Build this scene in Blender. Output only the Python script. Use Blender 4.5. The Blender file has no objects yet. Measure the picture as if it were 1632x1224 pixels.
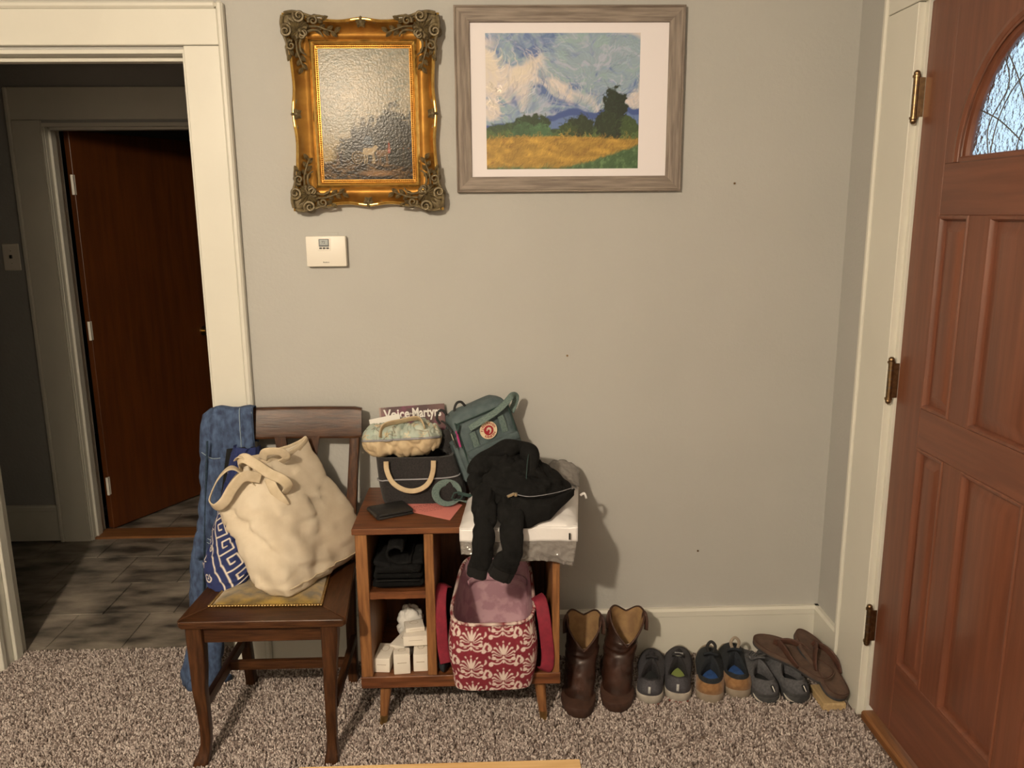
import bpy, bmesh, math, random
import numpy as np
from mathutils import Vector, Matrix, noise as mnoise
random.seed(7); rng = np.random.default_rng(11)
PI = math.pi
sc = bpy.context.scene
COL = sc.collection

# ------------------------------------------------------------------ camera, world, light, exposure
cd = bpy.data.cameras.new('camera'); cam = bpy.data.objects.new('camera', cd); COL.objects.link(cam)
sc.camera = cam
cd.sensor_fit = 'HORIZONTAL'; cd.sensor_width = 36.0; cd.lens = 36.0*1290.0/1632.0
_p, _yw, _r = math.radians(11.85), math.radians(1.75), math.radians(.5)
_f = Vector((math.sin(_yw)*math.cos(_p), math.cos(_yw)*math.cos(_p), -math.sin(_p)))
_rt = Vector((math.cos(_yw), -math.sin(_yw), 0)); _dn = _f.cross(_rt)
_R = _rt*math.cos(_r)+_dn*math.sin(_r); _D = -_rt*math.sin(_r)+_dn*math.cos(_r)
cam.matrix_world = Matrix(((_R.x, -_D.x, -_f.x, 0), (_R.y, -_D.y, -_f.y, -2.63), (_R.z, -_D.z, -_f.z, 1.55), (0, 0, 0, 1)))
cd.clip_start = .02

w = bpy.data.worlds.new('dusk sky'); sc.world = w; w.use_nodes = True
w.node_tree.nodes['Background'].inputs[0].default_value = (.50, .66, .80, 1)
w.node_tree.nodes['Background'].inputs[1].default_value = 1.75

ld = bpy.data.lights.new('ceiling bulb', 'POINT'); ld.energy = 262; ld.color = (1.0, .835, .63); ld.shadow_soft_size = .055
lo = bpy.data.objects.new('ceiling bulb', ld); COL.objects.link(lo); lo.location = (-.95, -3.1, 2.31)

sc.view_settings.view_transform = 'Standard'; sc.view_settings.look = 'None'
sc.view_settings.gamma = 1; sc.view_settings.use_curve_mapping = False
sc.view_settings.exposure = 0.0

# ------------------------------------------------------------------ materials
def srgb(h):
    c = [int(h[i:i+2], 16)/255 for i in (0, 2, 4)]
    return tuple(x/12.92 if x <= .04045 else ((x+.055)/1.055)**2.4 for x in c)
def mat(name, c1, c2=None, scale=20, stretch=(1, 1, 1), rough=.6, bump=0, bscale=None, metal=0, sheen=0, coat=0,
        detail=6, lo=.35, hi=.65, bstretch=None, spec=.5, trans=0, bdist=.004):
    m = bpy.data.materials.new(name); m.use_nodes = True; nt = m.node_tree; N = nt.nodes; L = nt.links
    b = N['Principled BSDF']
    b.inputs['Roughness'].default_value = rough; b.inputs['Metallic'].default_value = metal
    b.inputs['Specular IOR Level'].default_value = spec
    if sheen: b.inputs['Sheen Weight'].default_value = sheen
    if coat: b.inputs['Coat Weight'].default_value = coat; b.inputs['Coat Roughness'].default_value = .12
    if trans: b.inputs['Transmission Weight'].default_value = trans
    tc = N.new('ShaderNodeTexCoord')
    def noise_at(s, st):
        mp = N.new('ShaderNodeMapping'); mp.inputs['Scale'].default_value = st
        L.new(tc.outputs['Object'], mp.inputs['Vector'])
        nz = N.new('ShaderNodeTexNoise'); nz.inputs['Scale'].default_value = s; nz.inputs['Detail'].default_value = detail
        L.new(mp.outputs[0], nz.inputs['Vector']); return nz
    c1 = srgb(c1) if isinstance(c1, str) else c1
    if c2 is None: b.inputs['Base Color'].default_value = (*c1, 1)
    else:
        c2 = srgb(c2) if isinstance(c2, str) else c2
        nz = noise_at(scale, stretch); r = N.new('ShaderNodeValToRGB')
        r.color_ramp.elements[0].position = lo; r.color_ramp.elements[1].position = hi
        r.color_ramp.elements[0].color = (*c1, 1); r.color_ramp.elements[1].color = (*c2, 1)
        L.new(nz.outputs['Fac'], r.inputs[0]); L.new(r.outputs[0], b.inputs['Base Color'])
    if bump:
        nb = noise_at(bscale or scale, bstretch or stretch); bp = N.new('ShaderNodeBump')
        bp.inputs['Strength'].default_value = bump; bp.inputs['Distance'].default_value = bdist
        L.new(nb.outputs['Fac'], bp.inputs['Height']); L.new(bp.outputs[0], b.inputs['Normal'])
    return m
def colmat(name, rough=.7, bump=0, bscale=80, coat=0, sheen=0, bdist=.003, spec=.5, coat_rough=.12, bstretch=(1, 1, 1)):
    m = mat(name, (.5, .5, .5), None, rough=rough, bump=bump, bscale=bscale, coat=coat, sheen=sheen, bdist=bdist, spec=spec, stretch=bstretch)
    at = m.node_tree.nodes.new('ShaderNodeAttribute'); at.attribute_name = 'Col'
    b = m.node_tree.nodes['Principled BSDF']
    m.node_tree.links.new(at.outputs['Color'], b.inputs['Base Color'])
    b.inputs['Coat Roughness'].default_value = coat_rough
    return m

M = {}
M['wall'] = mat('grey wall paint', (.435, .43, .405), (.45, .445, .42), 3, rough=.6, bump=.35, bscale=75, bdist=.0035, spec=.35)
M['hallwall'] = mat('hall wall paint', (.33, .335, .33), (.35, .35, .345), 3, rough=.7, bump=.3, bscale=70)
M['ceil'] = mat('ceiling white', (.72, .71, .68), rough=.9)
M['trim'] = mat('cream white trim paint', (.655, .64, .57), (.69, .675, .60), 4, rough=.38, bump=.06, bscale=40, bstretch=(1, 1, .1))
M['carpet'] = mat('carpet backing', '6a5850', '8c7b70', 120, rough=1, bump=1, bscale=160, bdist=.01)
M['tile'] = mat('slate look vinyl', (.06, .053, .045), (.40, .35, .29), 5, (1, 2.4, 1), rough=.42, bump=.6, bscale=12, detail=12, lo=.36, hi=.70)
M['grout'] = mat('dark joint', (.03, .027, .024), rough=.9)
M['oak'] = mat('dark oak', '2f1a0e', '4c2f1a', 26, (5, 5, .5), rough=.38, bump=.12, bscale=60, bstretch=(5, 5, .5), spec=.3, detail=8)
M['oakx'] = mat('dark oak grain sideways', '2f1a0e', '4c2f1a', 26, (.5, 5, 5), rough=.36, bump=.12, bscale=60, bstretch=(.5, 5, 5), spec=.3, detail=8)
M['oaky'] = mat('dark oak grain in depth', '2f1a0e', '4c2f1a', 26, (5, .5, 5), rough=.36, bump=.12, bscale=60, bstretch=(5, .5, 5), spec=.3, detail=8)
M['wal'] = mat('cabinet wood upright', '6d4527', '94663d', 18, (6, 6, .5), rough=.45, bump=.1, bscale=50, bstretch=(6, 6, .5), detail=8)
M['walx'] = mat('cabinet wood sideways', '4e2b17', '764829', 16, (.5, 6, 6), rough=.42, bump=.1, bscale=50, bstretch=(.5, 6, 6), detail=8)
M['waldark'] = mat('cabinet inner wood', '4a2a18', '6b4024', 16, (5, 5, .6), rough=.55, detail=8)
M['brass'] = mat('aged brass', (.62, .45, .2), (.45, .3, .12), 60, rough=.32, metal=1)
M['bronze'] = mat('dark bronze', (.30, .2, .105), (.2, .13, .07), 80, rough=.36, metal=1)
M['door'] = mat('mahogany door', '643a28', '744530', 9, (6, 6, .35), rough=.4, bump=.06, bscale=40, bstretch=(6, 6, .35), coat=.2, detail=8)
M['doory'] = mat('mahogany door rails', '643a28', '744530', 9, (6, .35, 6), rough=.4, bump=.06, bscale=40, bstretch=(6, .35, 6), coat=.2, detail=8)
M['brown'] = mat('brown slab veneer', '4a260e', '5c3010', 7, (5, 5, .4), rough=.42, detail=8)
M['white'] = mat('white plastic', (.78, .74, .66), rough=.4)
M['black'] = mat('black plastic', (.02, .02, .02), rough=.4)
M['lcd'] = mat('grey display', (.34, .37, .37), (.42, .45, .45), 300, rough=.2)
M['lcddark'] = mat('display bezel', (.12, .13, .14), rough=.3)
M['goldm'] = mat('burnished gold', (.44, .22, .045), (.30, .135, .026), 22, (1, 1, 1), rough=.3, metal=.85, bump=.05, bscale=60)
M['goldb'] = mat('bright gold', (.9, .58, .16), (.7, .4, .1), 60, rough=.25, metal=.9)
M['patina'] = mat('olive gilt', (.19, .145, .07), (.095, .07, .035), 90, rough=.48, metal=.25, bump=.35, bscale=160)
M['greywood'] = mat('weathered grey frame wood x', '6e6258', '92867a', 20, (.4, 6, 6), rough=.6, bump=.2, bscale=40, bstretch=(.4, 6, 6), detail=9)
M['greywoodz'] = mat('weathered grey frame wood z', '6e6258', '92867a', 20, (6, 6, .4), rough=.6, bump=.2, bscale=40, bstretch=(6, 6, .4), detail=9)
M['mat'] = mat('white picture mat', (.80, .76, .78), rough=.7)
M['velvet'] = mat('olive gold velvet', '4f3d0e', '96792a', 30, rough=.75, bump=.3, bscale=50, sheen=.6)
M['denim'] = mat('blue denim', '2b3854', '485c7c', 70, (1, 1, .5), rough=.9, bump=.35, bscale=500, bdist=.002)
M['denimd'] = mat('denim seam', '172838', '24394c', 140, rough=.9, bump=.4, bscale=300)
M['thread'] = mat('pale thread', '8fa0ac', rough=.9)
M['canvas'] = mat('natural canvas', 'c3b59f', 'd2c6b2', 14, rough=.95, bump=.25, bscale=500, bdist=.0015)
M['canvasd'] = mat('canvas strap', 'c0b095', 'cdbea5', 40, rough=.95, bump=.25, bscale=500, bdist=.0015)
M['charcoal'] = mat('charcoal felt', '1c1a1b', '2e2b2b', 250, rough=1, bump=.5, bscale=400, sheen=.1)
M['band'] = mat('grey piping', '8b8b90', rough=.8)
M['tan'] = mat('tan cotton', 'b5a081', 'c6b393', 30, rough=.9, bump=.2, bscale=200)
M['pack'] = mat('green backpack canvas', '465558', '546265', 40, rough=.75, bump=.2, bscale=600, bdist=.001)
M['packd'] = mat('green seam', '263d3a', rough=.8)
M['packbl'] = mat('black cord', (.015, .015, .016), rough=.7)
M['logor'] = mat('emblem red', '9c1f2a', rough=.6); M['logow'] = mat('emblem cream', 'e3d2b0', rough=.7)
M['pink'] = mat('pink plastic', 'a83a76', rough=.35)
M['paperpink'] = mat('pink paper', 'd07a73', 'd8837b', 6, rough=.85)
M['ink'] = mat('dark ink', '5b2b2a', rough=.9)
M['paper'] = mat('white paper', (.8, .78, .74), rough=.85)
M['leatherblk'] = mat('black leather', (.012, .012, .013), (.02, .02, .02), 90, rough=.42, bump=.2, bscale=250)
M['knit'] = mat('black jersey', (.0045, .0045, .0045), (.008, .0078, .0078), 60, rough=.95, bump=.25, bscale=500, spec=.2)
M['knitrib'] = mat('black rib knit', (.009, .009, .009), (.015, .014, .014), 140, (6, 6, .4), rough=.95, bump=.4, bscale=200, spec=.2)
M['blackdenim'] = mat('black denim', (.004, .004, .0042), (.007, .007, .0075), 70, spec=.2, rough=.95, bump=.3, bscale=300)
M['zip'] = mat('zip metal', (.55, .5, .4), rough=.3, metal=1)
M['poly'] = mat('white mailer plastic', (.74, .72, .72), (.78, .76, .76), 5, rough=.28, bump=.25, bscale=18, bdist=.012)
M['polyg'] = mat('grey mailer plastic', (.19, .175, .165), (.24, .225, .21), 7, rough=.09, bump=1, bscale=26, bdist=.01, detail=3)
M['lining'] = mat('pink lining', 'a8828e', 'bb98a2', 24, rough=.8, bump=.08, bscale=60, lo=.45, hi=.55)
M['red'] = mat('red webbing', '701428', '80192e', 60, rough=.8, bump=.2, bscale=400)
M['soap'] = mat('white wrapped carton', (.74, .69, .62), (.80, .75, .67), 14, rough=.7, bump=.1, bscale=60)
M['stain'] = mat('carton print', 'a99c8a', rough=.8)
M['bootl'] = mat('brown boot leather', '22110b', '3a2015', 18, rough=.45, bump=.4, bscale=45, bdist=.004, coat=.15)
M['bootsole'] = mat('boot rubber', '331d14', '432a1e', 40, rough=.7)
M['boottan'] = mat('tan boot lining', '86694a', 'a08158', 26, rough=.8)
M['bootworn'] = mat('scuffed leather', '4a2a1a', '66432c', 60, rough=.6)
M['sng'] = mat('charcoal mesh', '37363c', '48474d', 260, rough=.85, bump=.3, bscale=500)
M['sngd'] = mat('dark charcoal mesh', '1d1b1f', '2b292d', 260, rough=.85, bump=.3, bscale=500)
M['solew'] = mat('off white rubber', 'a39c92', 'b3aca2', 40, rough=.6)
M['soler'] = mat('red rubber', '8c3a35', rough=.6)
M['silver'] = mat('reflective tab', (.45, .46, .46), rough=.3, metal=.3)
M['lime'] = mat('lime insole', '7d8b4a', rough=.9)
M['nav'] = mat('blue black knit', '15191f', '20262d', 260, rough=.9, bump=.4, bscale=400)
M['suede'] = mat('tan suede', '7a5735', '8f6b46', 60, rough=.95, bump=.2, bscale=300, sheen=.2)
M['soleb'] = mat('taupe rubber', '8b7f70', '998c7c', 40, rough=.7)
M['blue'] = mat('blue insole', '1f3f74', '27508d', 60, rough=.9)
M['gry'] = mat('grey suede', '454549', '56565a', 120, rough=.95, bump=.3, bscale=350)
M['grys'] = mat('dark grey rubber', '38383a', '454546', 60, rough=.75)
M['insd'] = mat('dark insole', '14171a', rough=.9)
M['ffb'] = mat('brown foam', '4a382e', '5a463a', 40, rough=.8, bump=.1, bscale=120)
M['ffr'] = mat('brown strap', '42291f', '523428', 60, rough=.65)
M['pine'] = mat('pale pine', 'c79f6a', 'd9b682', 14, (.4, 6, 6), rough=.5, detail=8)
M['pineb'] = mat('bare pine block', 'a98f66', 'bfa57a', 20, (6, .5, 6), rough=.8, detail=8)
M['came'] = mat('lead came', (.16, .15, .14), rough=.45, metal=.6)
M['floorwood'] = mat('threshold oak', '6b4526', '8a5c34', 18, (6, .4, 6), rough=.5, detail=8)
M['floorwoodx'] = mat('threshold oak x', '6b4526', '8a5c34', 18, (.4, 6, 6), rough=.5, detail=8)
M['c_oil'] = colmat('oil paint', rough=.2, bump=.24, bscale=150, bdist=.0022, spec=.125)
M['c_print'] = colmat('printed paper', rough=.55)
M['c_cloth'] = colmat('printed cloth', rough=.9, bump=.2, bscale=400)
M['c_card'] = colmat('printed card', rough=.4)

_nt = M['tile'].node_tree; _g = _nt.nodes.new('ShaderNodeNewGeometry')
for _n in list(_nt.nodes):
    if _n.type == 'MAPPING': _nt.links.new(_g.outputs['Position'], _n.inputs['Vector'])

def glass_mat():
    m = mat('hammered glass', (.9, .95, .97), rough=.16, bump=.8, bscale=85, bdist=.006, trans=1, detail=2)
    return m
M['glass'] = glass_mat()

# ------------------------------------------------------------------ mesh helpers
ORIG = {}
class MB:
    def __init__(s): s.v = []; s.f = []
    def add(s, vs, fs, T=None):
        n = len(s.v)
        s.v += [tuple(T @ Vector(p)) for p in vs] if T is not None else [tuple(p) for p in vs]
        s.f += [tuple(i+n for i in f) for f in fs]; return s
    def box(s, x0, x1, y0, y1, z0, z1, bev=0, T=None, seg=1):
        bm = bmesh.new(); bmesh.ops.create_cube(bm, size=1)
        for v in bm.verts: v.co = ((x0+x1)/2+v.co.x*(x1-x0), (y0+y1)/2+v.co.y*(y1-y0), (z0+z1)/2+v.co.z*(z1-z0))
        if bev: bmesh.ops.bevel(bm, geom=bm.edges[:], offset=bev, segments=seg, affect='EDGES', profile=.6)
        bm.verts.index_update()
        s.add([v.co.copy() for v in bm.verts], [[v.index for v in f.verts] for f in bm.faces], T); bm.free(); return s
    def loft(s, rings, cap0=True, cap1=True, closed=True, T=None):
        n = len(rings[0]); vs = [p for r in rings for p in r]; fs = []
        for i in range(len(rings)-1):
            for j in range(n if closed else n-1):
                k = (j+1) % n; fs.append((i*n+j, i*n+k, (i+1)*n+k, (i+1)*n+j))
        if cap0 and closed: fs.append(tuple(range(n-1, -1, -1)))
        if cap1 and closed: fs.append(tuple(range((len(rings)-1)*n, len(rings)*n)))
        return s.add(vs, fs, T)
    def tube(s, path, r, n=8, flat=None, up=None, closed=False, T=None, caps=True):
        P = [Vector(p) for p in path]; m = len(P); rings = []; prev = None
        for i in range(m):
            a = P[(i-1) % m] if (closed or i > 0) else P[0]; b = P[(i+1) % m] if (closed or i < m-1) else P[-1]
            t = (b-a).normalized() if (b-a).length > 1e-9 else Vector((0, 0, 1))
            if prev is None:
                u = Vector(up) if up else (Vector((0, 0, 1)) if abs(t.z) < .9 else Vector((1, 0, 0)))
            else: u = prev
            u = (u-t*u.dot(t))
            u = u.normalized() if u.length > 1e-6 else t.orthogonal().normalized()
            prev = u; q = t.cross(u)
            rr = r(i/(m-1)) if callable(r) else r
            w_, h_ = (flat[0], flat[1]) if flat else (1, 1)
            ring = []
            for k in range(n):
                a_ = 2*PI*k/n; c, d = math.cos(a_), math.sin(a_)
                if flat:
                    e = .45; c = math.copysign(abs(c)**e, c); d = math.copysign(abs(d)**e, d)
                ring.append(P[i]+u*(c*rr*w_)+q*(d*rr*h_))
            rings.append(ring)
        if closed: rings.append(rings[0])
        return s.loft(rings, caps and not closed, caps and not closed, T=T)
    def prism(s, pts, y0, y1, T=None):
        n = len(pts); vs = [(p[0], y0, p[1]) for p in pts]+[(p[0], y1, p[1]) for p in pts]
        fs = [tuple(range(n)), tuple(range(2*n-1, n-1, -1))]+[(i, i+n, (i+1) % n+n, (i+1) % n) for i in range(n)]
        return s.add(vs, fs, T)
    def grid(s, f, nu, nv, T=None, cu=False):
        vs = [f(i/nu, j/nv) for j in range(nv+1) for i in range(nu if cu else nu+1)]; W_ = nu if cu else nu+1
        fs = [(j*W_+i, j*W_+(i+1) % W_, (j+1)*W_+(i+1) % W_, (j+1)*W_+i) for j in range(nv) for i in range(nu)]
        return s.add(vs, fs, T)
    def sphere(s, c, r, nu=12, nv=8, T=None):
        rx, ry, rz = (r, r, r) if not hasattr(r, '__len__') else r
        rings = []
        for j in range(1, nv):
            a = PI*j/nv
            rings.append([(c[0]+rx*math.sin(a)*math.cos(2*PI*i/nu), c[1]+ry*math.sin(a)*math.sin(2*PI*i/nu), c[2]-rz*math.cos(a)) for i in range(nu)])
        return s.loft(rings, T=T)
    def mesh(s, name, m, smooth=35, o=(0, 0, 0)):
        me = bpy.data.meshes.new(name)
        me.from_pydata([(p[0]-o[0], p[1]-o[1], p[2]-o[2]) for p in s.v], [], s.f); me.materials.append(m)
        bm = bmesh.new(); bm.from_mesh(me); bmesh.ops.recalc_face_normals(bm, faces=bm.faces[:]); bm.to_mesh(me); bm.free()
        if smooth:
            me.polygons.foreach_set('use_smooth', [True]*len(me.polygons))
            if smooth < 180: me.set_sharp_from_angle(angle=math.radians(smooth))
        return me
    def build(s, name, m, parent=None, smooth=35, label=None, solid=0, sub=0):
        o = ORIG.get(parent.name, (0, 0, 0)) if parent else (0, 0, 0)
        ob = bpy.data.objects.new(name, s.mesh(name, m, smooth, o)); COL.objects.link(ob)
        if parent: ob.parent = parent; ORIG[ob.name] = o
        if label: ob['label'] = label
        if sub: md = ob.modifiers.new('sub', 'SUBSURF'); md.levels = md.render_levels = sub
        if solid: md = ob.modifiers.new('sol', 'SOLIDIFY'); md.thickness = abs(solid); md.offset = -1 if solid > 0 else 1
        return ob
def tag(o, label, cat, group=None):
    o['label'] = label; o['category'] = cat
    if group: o['group'] = group
    return o
def thing(name, label, cat, loc=(0, 0, 0), group=None):
    o = bpy.data.objects.new(name, None); COL.objects.link(o); o.location = loc; o.empty_display_size = .05
    ORIG[o.name] = tuple(loc); return tag(o, label, cat, group)
def struct(o): o['kind'] = 'structure'; return o
def kids(o): return [c for c in bpy.data.objects if c.parent == o]
def dup(root, label=None):
    r = root.copy(); COL.objects.link(r)
    if label: r['label'] = label
    for ch in kids(root):
        c = ch.copy(); COL.objects.link(c); c.parent = r
        for g in kids(ch):
            d = g.copy(); COL.objects.link(d); d.parent = c
    return r
def TR(loc=(0, 0, 0), rz=0, ry=0, rx=0, s=1):
    return Matrix.Translation(loc) @ Matrix.Rotation(math.radians(rz), 4, 'Z') @ Matrix.Rotation(math.radians(ry), 4, 'Y') @ Matrix.Rotation(math.radians(rx), 4, 'X') @ Matrix.Scale(s, 4)
def sn(p, s=1): return mnoise.noise(Vector((p[0]*s, p[1]*s, p[2]*s)))
def lerp(a, b, t): return a+(b-a)*t
def interp(x, xs, ys): return float(np.interp(x, xs, ys))
def smoothpath(pts, n=8):
    P = [Vector(p) for p in pts]; out = []
    for i in range(len(P)-1):
        p0 = P[max(i-1, 0)]; p1 = P[i]; p2 = P[i+1]; p3 = P[min(i+2, len(P)-1)]
        for k in range(n):
            t = k/n
            out.append(.5*((2*p1)+(p2-p0)*t+(2*p0-5*p1+4*p2-p3)*t*t+(3*p1-p0-3*p2+p3)*t**3))
    out.append(P[-1]); return out
def sring(cx, cy, z, a, b, e=3.0, n=40, rot=0, f=None):
    out = []; cr, sr = math.cos(rot), math.sin(rot)
    for k in range(n):
        t = 2*PI*k/n; c, s_ = math.cos(t), math.sin(t)
        x = math.copysign(abs(c)**(2/e), c)*a; y = math.copysign(abs(s_)**(2/e), s_)*b
        p = Vector((cx+x*cr-y*sr, cy+x*sr+y*cr, z))
        if f: p = f(p, t)
        out.append(p)
    return out
def text_mb(txt, size, T, mb, bold=0.0, extrude=.0004, align='CENTER'):
    cu = bpy.data.curves.new('t', 'FONT'); cu.body = txt; cu.size = size; cu.align_x = align; cu.align_y = 'CENTER'
    cu.offset = bold; cu.extrude = extrude; cu.resolution_u = 3
    ob = bpy.data.objects.new('t', cu); COL.objects.link(ob); dg = bpy.context.evaluated_depsgraph_get()
    me = bpy.data.meshes.new_from_object(ob.evaluated_get(dg))
    mb.add([v.co.copy() for v in me.vertices], [tuple(p.vertices) for p in me.polygons], T)
    bpy.data.objects.remove(ob); bpy.data.curves.remove(cu); bpy.data.meshes.remove(me)
# text lies in XY by default -> stand it upright facing -y
UP = Matrix.Rotation(math.radians(90), 4, 'X')

# ------------------------------------------------------------------ painting toolkit (colour attributes)
class Canvas:
    def __init__(s, w_, h_, res, col):
        s.w, s.h = w_, h_; s.nx, s.ny = int(w_/res)+1, int(h_/res)+1
        s.X, s.Y = np.meshgrid(np.linspace(0, w_, s.nx), np.linspace(0, h_, s.ny))
        s.C = np.ones((s.ny, s.nx, 3))*np.array(srgb(col) if isinstance(col, str) else col)
    def blend(s, m, c, sl=None):
        c = np.array(srgb(c) if isinstance(c, str) else c)
        if sl is None: s.C += (c-s.C)*m[..., None]
        else: s.C[sl] += (c-s.C[sl])*m[..., None]
    def stroke(s, pts, wd, col, aa=None, alpha=1):
        aa = aa or s.w/s.nx*.8; pts = np.asarray(pts, float); n = len(pts)
        ws = np.array([wd(i/(n-1)) for i in range(n)]) if callable(wd) else np.full(n, wd)
        mw = ws.max()+aa
        x0, x1 = pts[:, 0].min()-mw, pts[:, 0].max()+mw; y0, y1 = pts[:, 1].min()-mw, pts[:, 1].max()+mw
        i0, i1 = max(0, int(x0/s.w*(s.nx-1))), min(s.nx, int(x1/s.w*(s.nx-1))+2)
        j0, j1 = max(0, int(y0/s.h*(s.ny-1))), min(s.ny, int(y1/s.h*(s.ny-1))+2)
        if i0 >= i1 or j0 >= j1: return
        sl = (slice(j0, j1), slice(i0, i1)); X, Y = s.X[sl], s.Y[sl]; best = np.full(X.shape, 1e9)
        for k in range(n-1):
            a, b = pts[k], pts[k+1]; d = b-a; L2 = d@d+1e-12
            t = np.clip(((X-a[0])*d[0]+(Y-a[1])*d[1])/L2, 0, 1)
            best = np.minimum(best, np.hypot(X-a[0]-t*d[0], Y-a[1]-t*d[1])-(ws[k]+(ws[k+1]-ws[k])*t))
        s.blend(np.clip(.5-best/aa, 0, 1)*alpha, col, sl)
    def poly(s, pts, col, alpha=1):
        pts = np.asarray(pts, float); ins = np.zeros(s.X.shape, bool); n = len(pts)
        for k in range(n):
            (xa, ya), (xb, yb) = pts[k], pts[(k+1) % n]
            if abs(yb-ya) < 1e-12: continue
            ins ^= ((ya > s.Y) != (yb > s.Y)) & (s.X < (xb-xa)*(s.Y-ya)/(yb-ya)+xa)
        s.blend(ins*float(alpha), col)
    def fill_attr(s, me, uv):
        u = np.clip(uv[:, 0]/s.w*(s.nx-1), 0, s.nx-1.001); v = np.clip(uv[:, 1]/s.h*(s.ny-1), 0, s.ny-1.001)
        i, j = u.astype(int), v.astype(int); fu, fv = (u-i)[:, None], (v-j)[:, None]
        c = s.C[j, i]*(1-fu)*(1-fv)+s.C[j, i+1]*fu*(1-fv)+s.C[j+1, i]*(1-fu)*fv+s.C[j+1, i+1]*fu*fv
        a = me.color_attributes.new('Col', 'FLOAT_COLOR', 'POINT')
        a.data.foreach_set('color', np.concatenate([c, np.ones((len(c), 1))], 1).astype(np.float32).ravel())
def nz2(X, Y, s, seed=0, octv=4):
    # value noise with numpy
    out = np.zeros(X.shape); amp = 1; tot = 0
    for o in range(octv):
        r = np.random.default_rng(seed+o*17).random((64, 64)); x = X*s; y = Y*s; i = np.floor(x).astype(int); j = np.floor(y).astype(int)
        fx = x-i; fy = y-j; fx = fx*fx*(3-2*fx); fy = fy*fy*(3-2*fy); g = lambda a, b: r[b % 64, a % 64]
        out += amp*((g(i, j)*(1-fx)+g(i+1, j)*fx)*(1-fy)+(g(i, j+1)*(1-fx)+g(i+1, j+1)*fx)*fy); tot += amp; amp *= .5; s *= 2.03
    return out/tot
def painted(name, m, parent, cv, f, smooth=180, label=None):
    """grid surface at canvas resolution, f(u,v) in metres -> point; colours straight from the canvas"""
    mb = MB(); mb.grid(lambda u, v: f(u*cv.w, v*cv.h), cv.nx-1, cv.ny-1)
    ob = mb.build(name, m, parent, smooth, label)
    uv = np.stack([cv.X.ravel(), cv.Y.ravel()], 1); cv.fill_attr(ob.data, uv); return ob
def spiral(cx, cy, r, a0, turns, n=18, sgn=1):
    return [(cx+r*(1-t*.8)*math.cos(a0+sgn*t*turns*2*PI), cy+r*(1-t*.8)*math.sin(a0+sgn*t*turns*2*PI)) for t in np.linspace(0, 1, n)]
def leafw(w_): return lambda t: w_*math.sin(PI*min(1, max(0, t*.92+.06)))**.8

exec_parts = []

# ------------------------------------------------------------------ the setting
OL, OR_, OZ = -1.712, -.895, 2.045          # doorway in the back wall
def S(name, mb, m, parent=None, smooth=35, label=None): return struct(mb.build(name, m, parent, smooth, label)) if parent is None else mb.build(name, m, parent, smooth, label)
mb = MB(); mb.box(OR_, 1.30, 0, .13, 0, 2.44); mb.box(OL, OR_, 0, .13, OZ, 2.44); mb.box(-3.2, OL, 0, .13, 0, 2.44)
wall_back = S('wall_back', mb, M['wall'])
mb = MB(); mb.box(1.165, 1.295, -.402, 0, 0, 2.44); mb.box(1.165, 1.295, -1.338, -.402, 2.10, 2.44); mb.box(1.165, 1.295, -4.7, -1.338, 0, 2.44)
S('wall_right', mb, M['wall'])
mb = MB(); mb.box(-3.33, -3.2, -4.7, 3.2, 0, 2.44); S('wall_left', mb, M['wall'])
mb = MB(); mb.box(-3.33, 1.295, -4.83, -4.7, 0, 2.44); S('wall_front', mb, M['wall'])
mb = MB(); mb.box(-3.33, 1.3, -4.83, 3.33, 2.44, 2.56); S('ceiling', mb, M['ceil'])
mb = MB(); mb.box(-3.33, 1.1632, -4.83, .112, -.08, 0); floor = S('floor', mb, M['carpet'])
HL, HR, HZ = -1.957, -1.20, 1.962           # doorway across the hall
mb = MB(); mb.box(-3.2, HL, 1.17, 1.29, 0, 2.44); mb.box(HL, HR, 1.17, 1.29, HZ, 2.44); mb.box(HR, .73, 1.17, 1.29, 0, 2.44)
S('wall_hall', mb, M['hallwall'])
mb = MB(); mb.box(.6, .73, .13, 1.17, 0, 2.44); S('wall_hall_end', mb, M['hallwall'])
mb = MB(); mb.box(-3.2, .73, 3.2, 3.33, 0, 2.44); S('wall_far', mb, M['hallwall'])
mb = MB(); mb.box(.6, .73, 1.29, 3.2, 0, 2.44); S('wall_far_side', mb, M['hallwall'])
mb = MB(); mb.box(-3.33, 1.3, .112, 3.33, -.08, -.004); hallfloor = S('floor', mb, M['grout'])
# slate look tiles, each its own piece
tm = [None]*6
for i in range(6):
    b = MB(); b.box(-.1385, .1385, -.1385, .1385, -.004, .002+.0004*i, .0015); tm[i] = b.mesh('tile', M['tile'])
k = 0
for r in range(9):
    for c in range(8):
        x = -2.62+c*.28+(.09 if r % 2 else 0); y = .253+r*.28
        if y > 1.3 and not (-2.0 < x < -.9): continue
        if y < 1.17 < y+.14 and x < -2.2: pass
        t = bpy.data.objects.new('tile', tm[k % 6]); COL.objects.link(t); t.parent = hallfloor; t.location = (x, y, 0)
        t.rotation_euler.z = (k*7 % 2)*PI; k += 1
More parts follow.
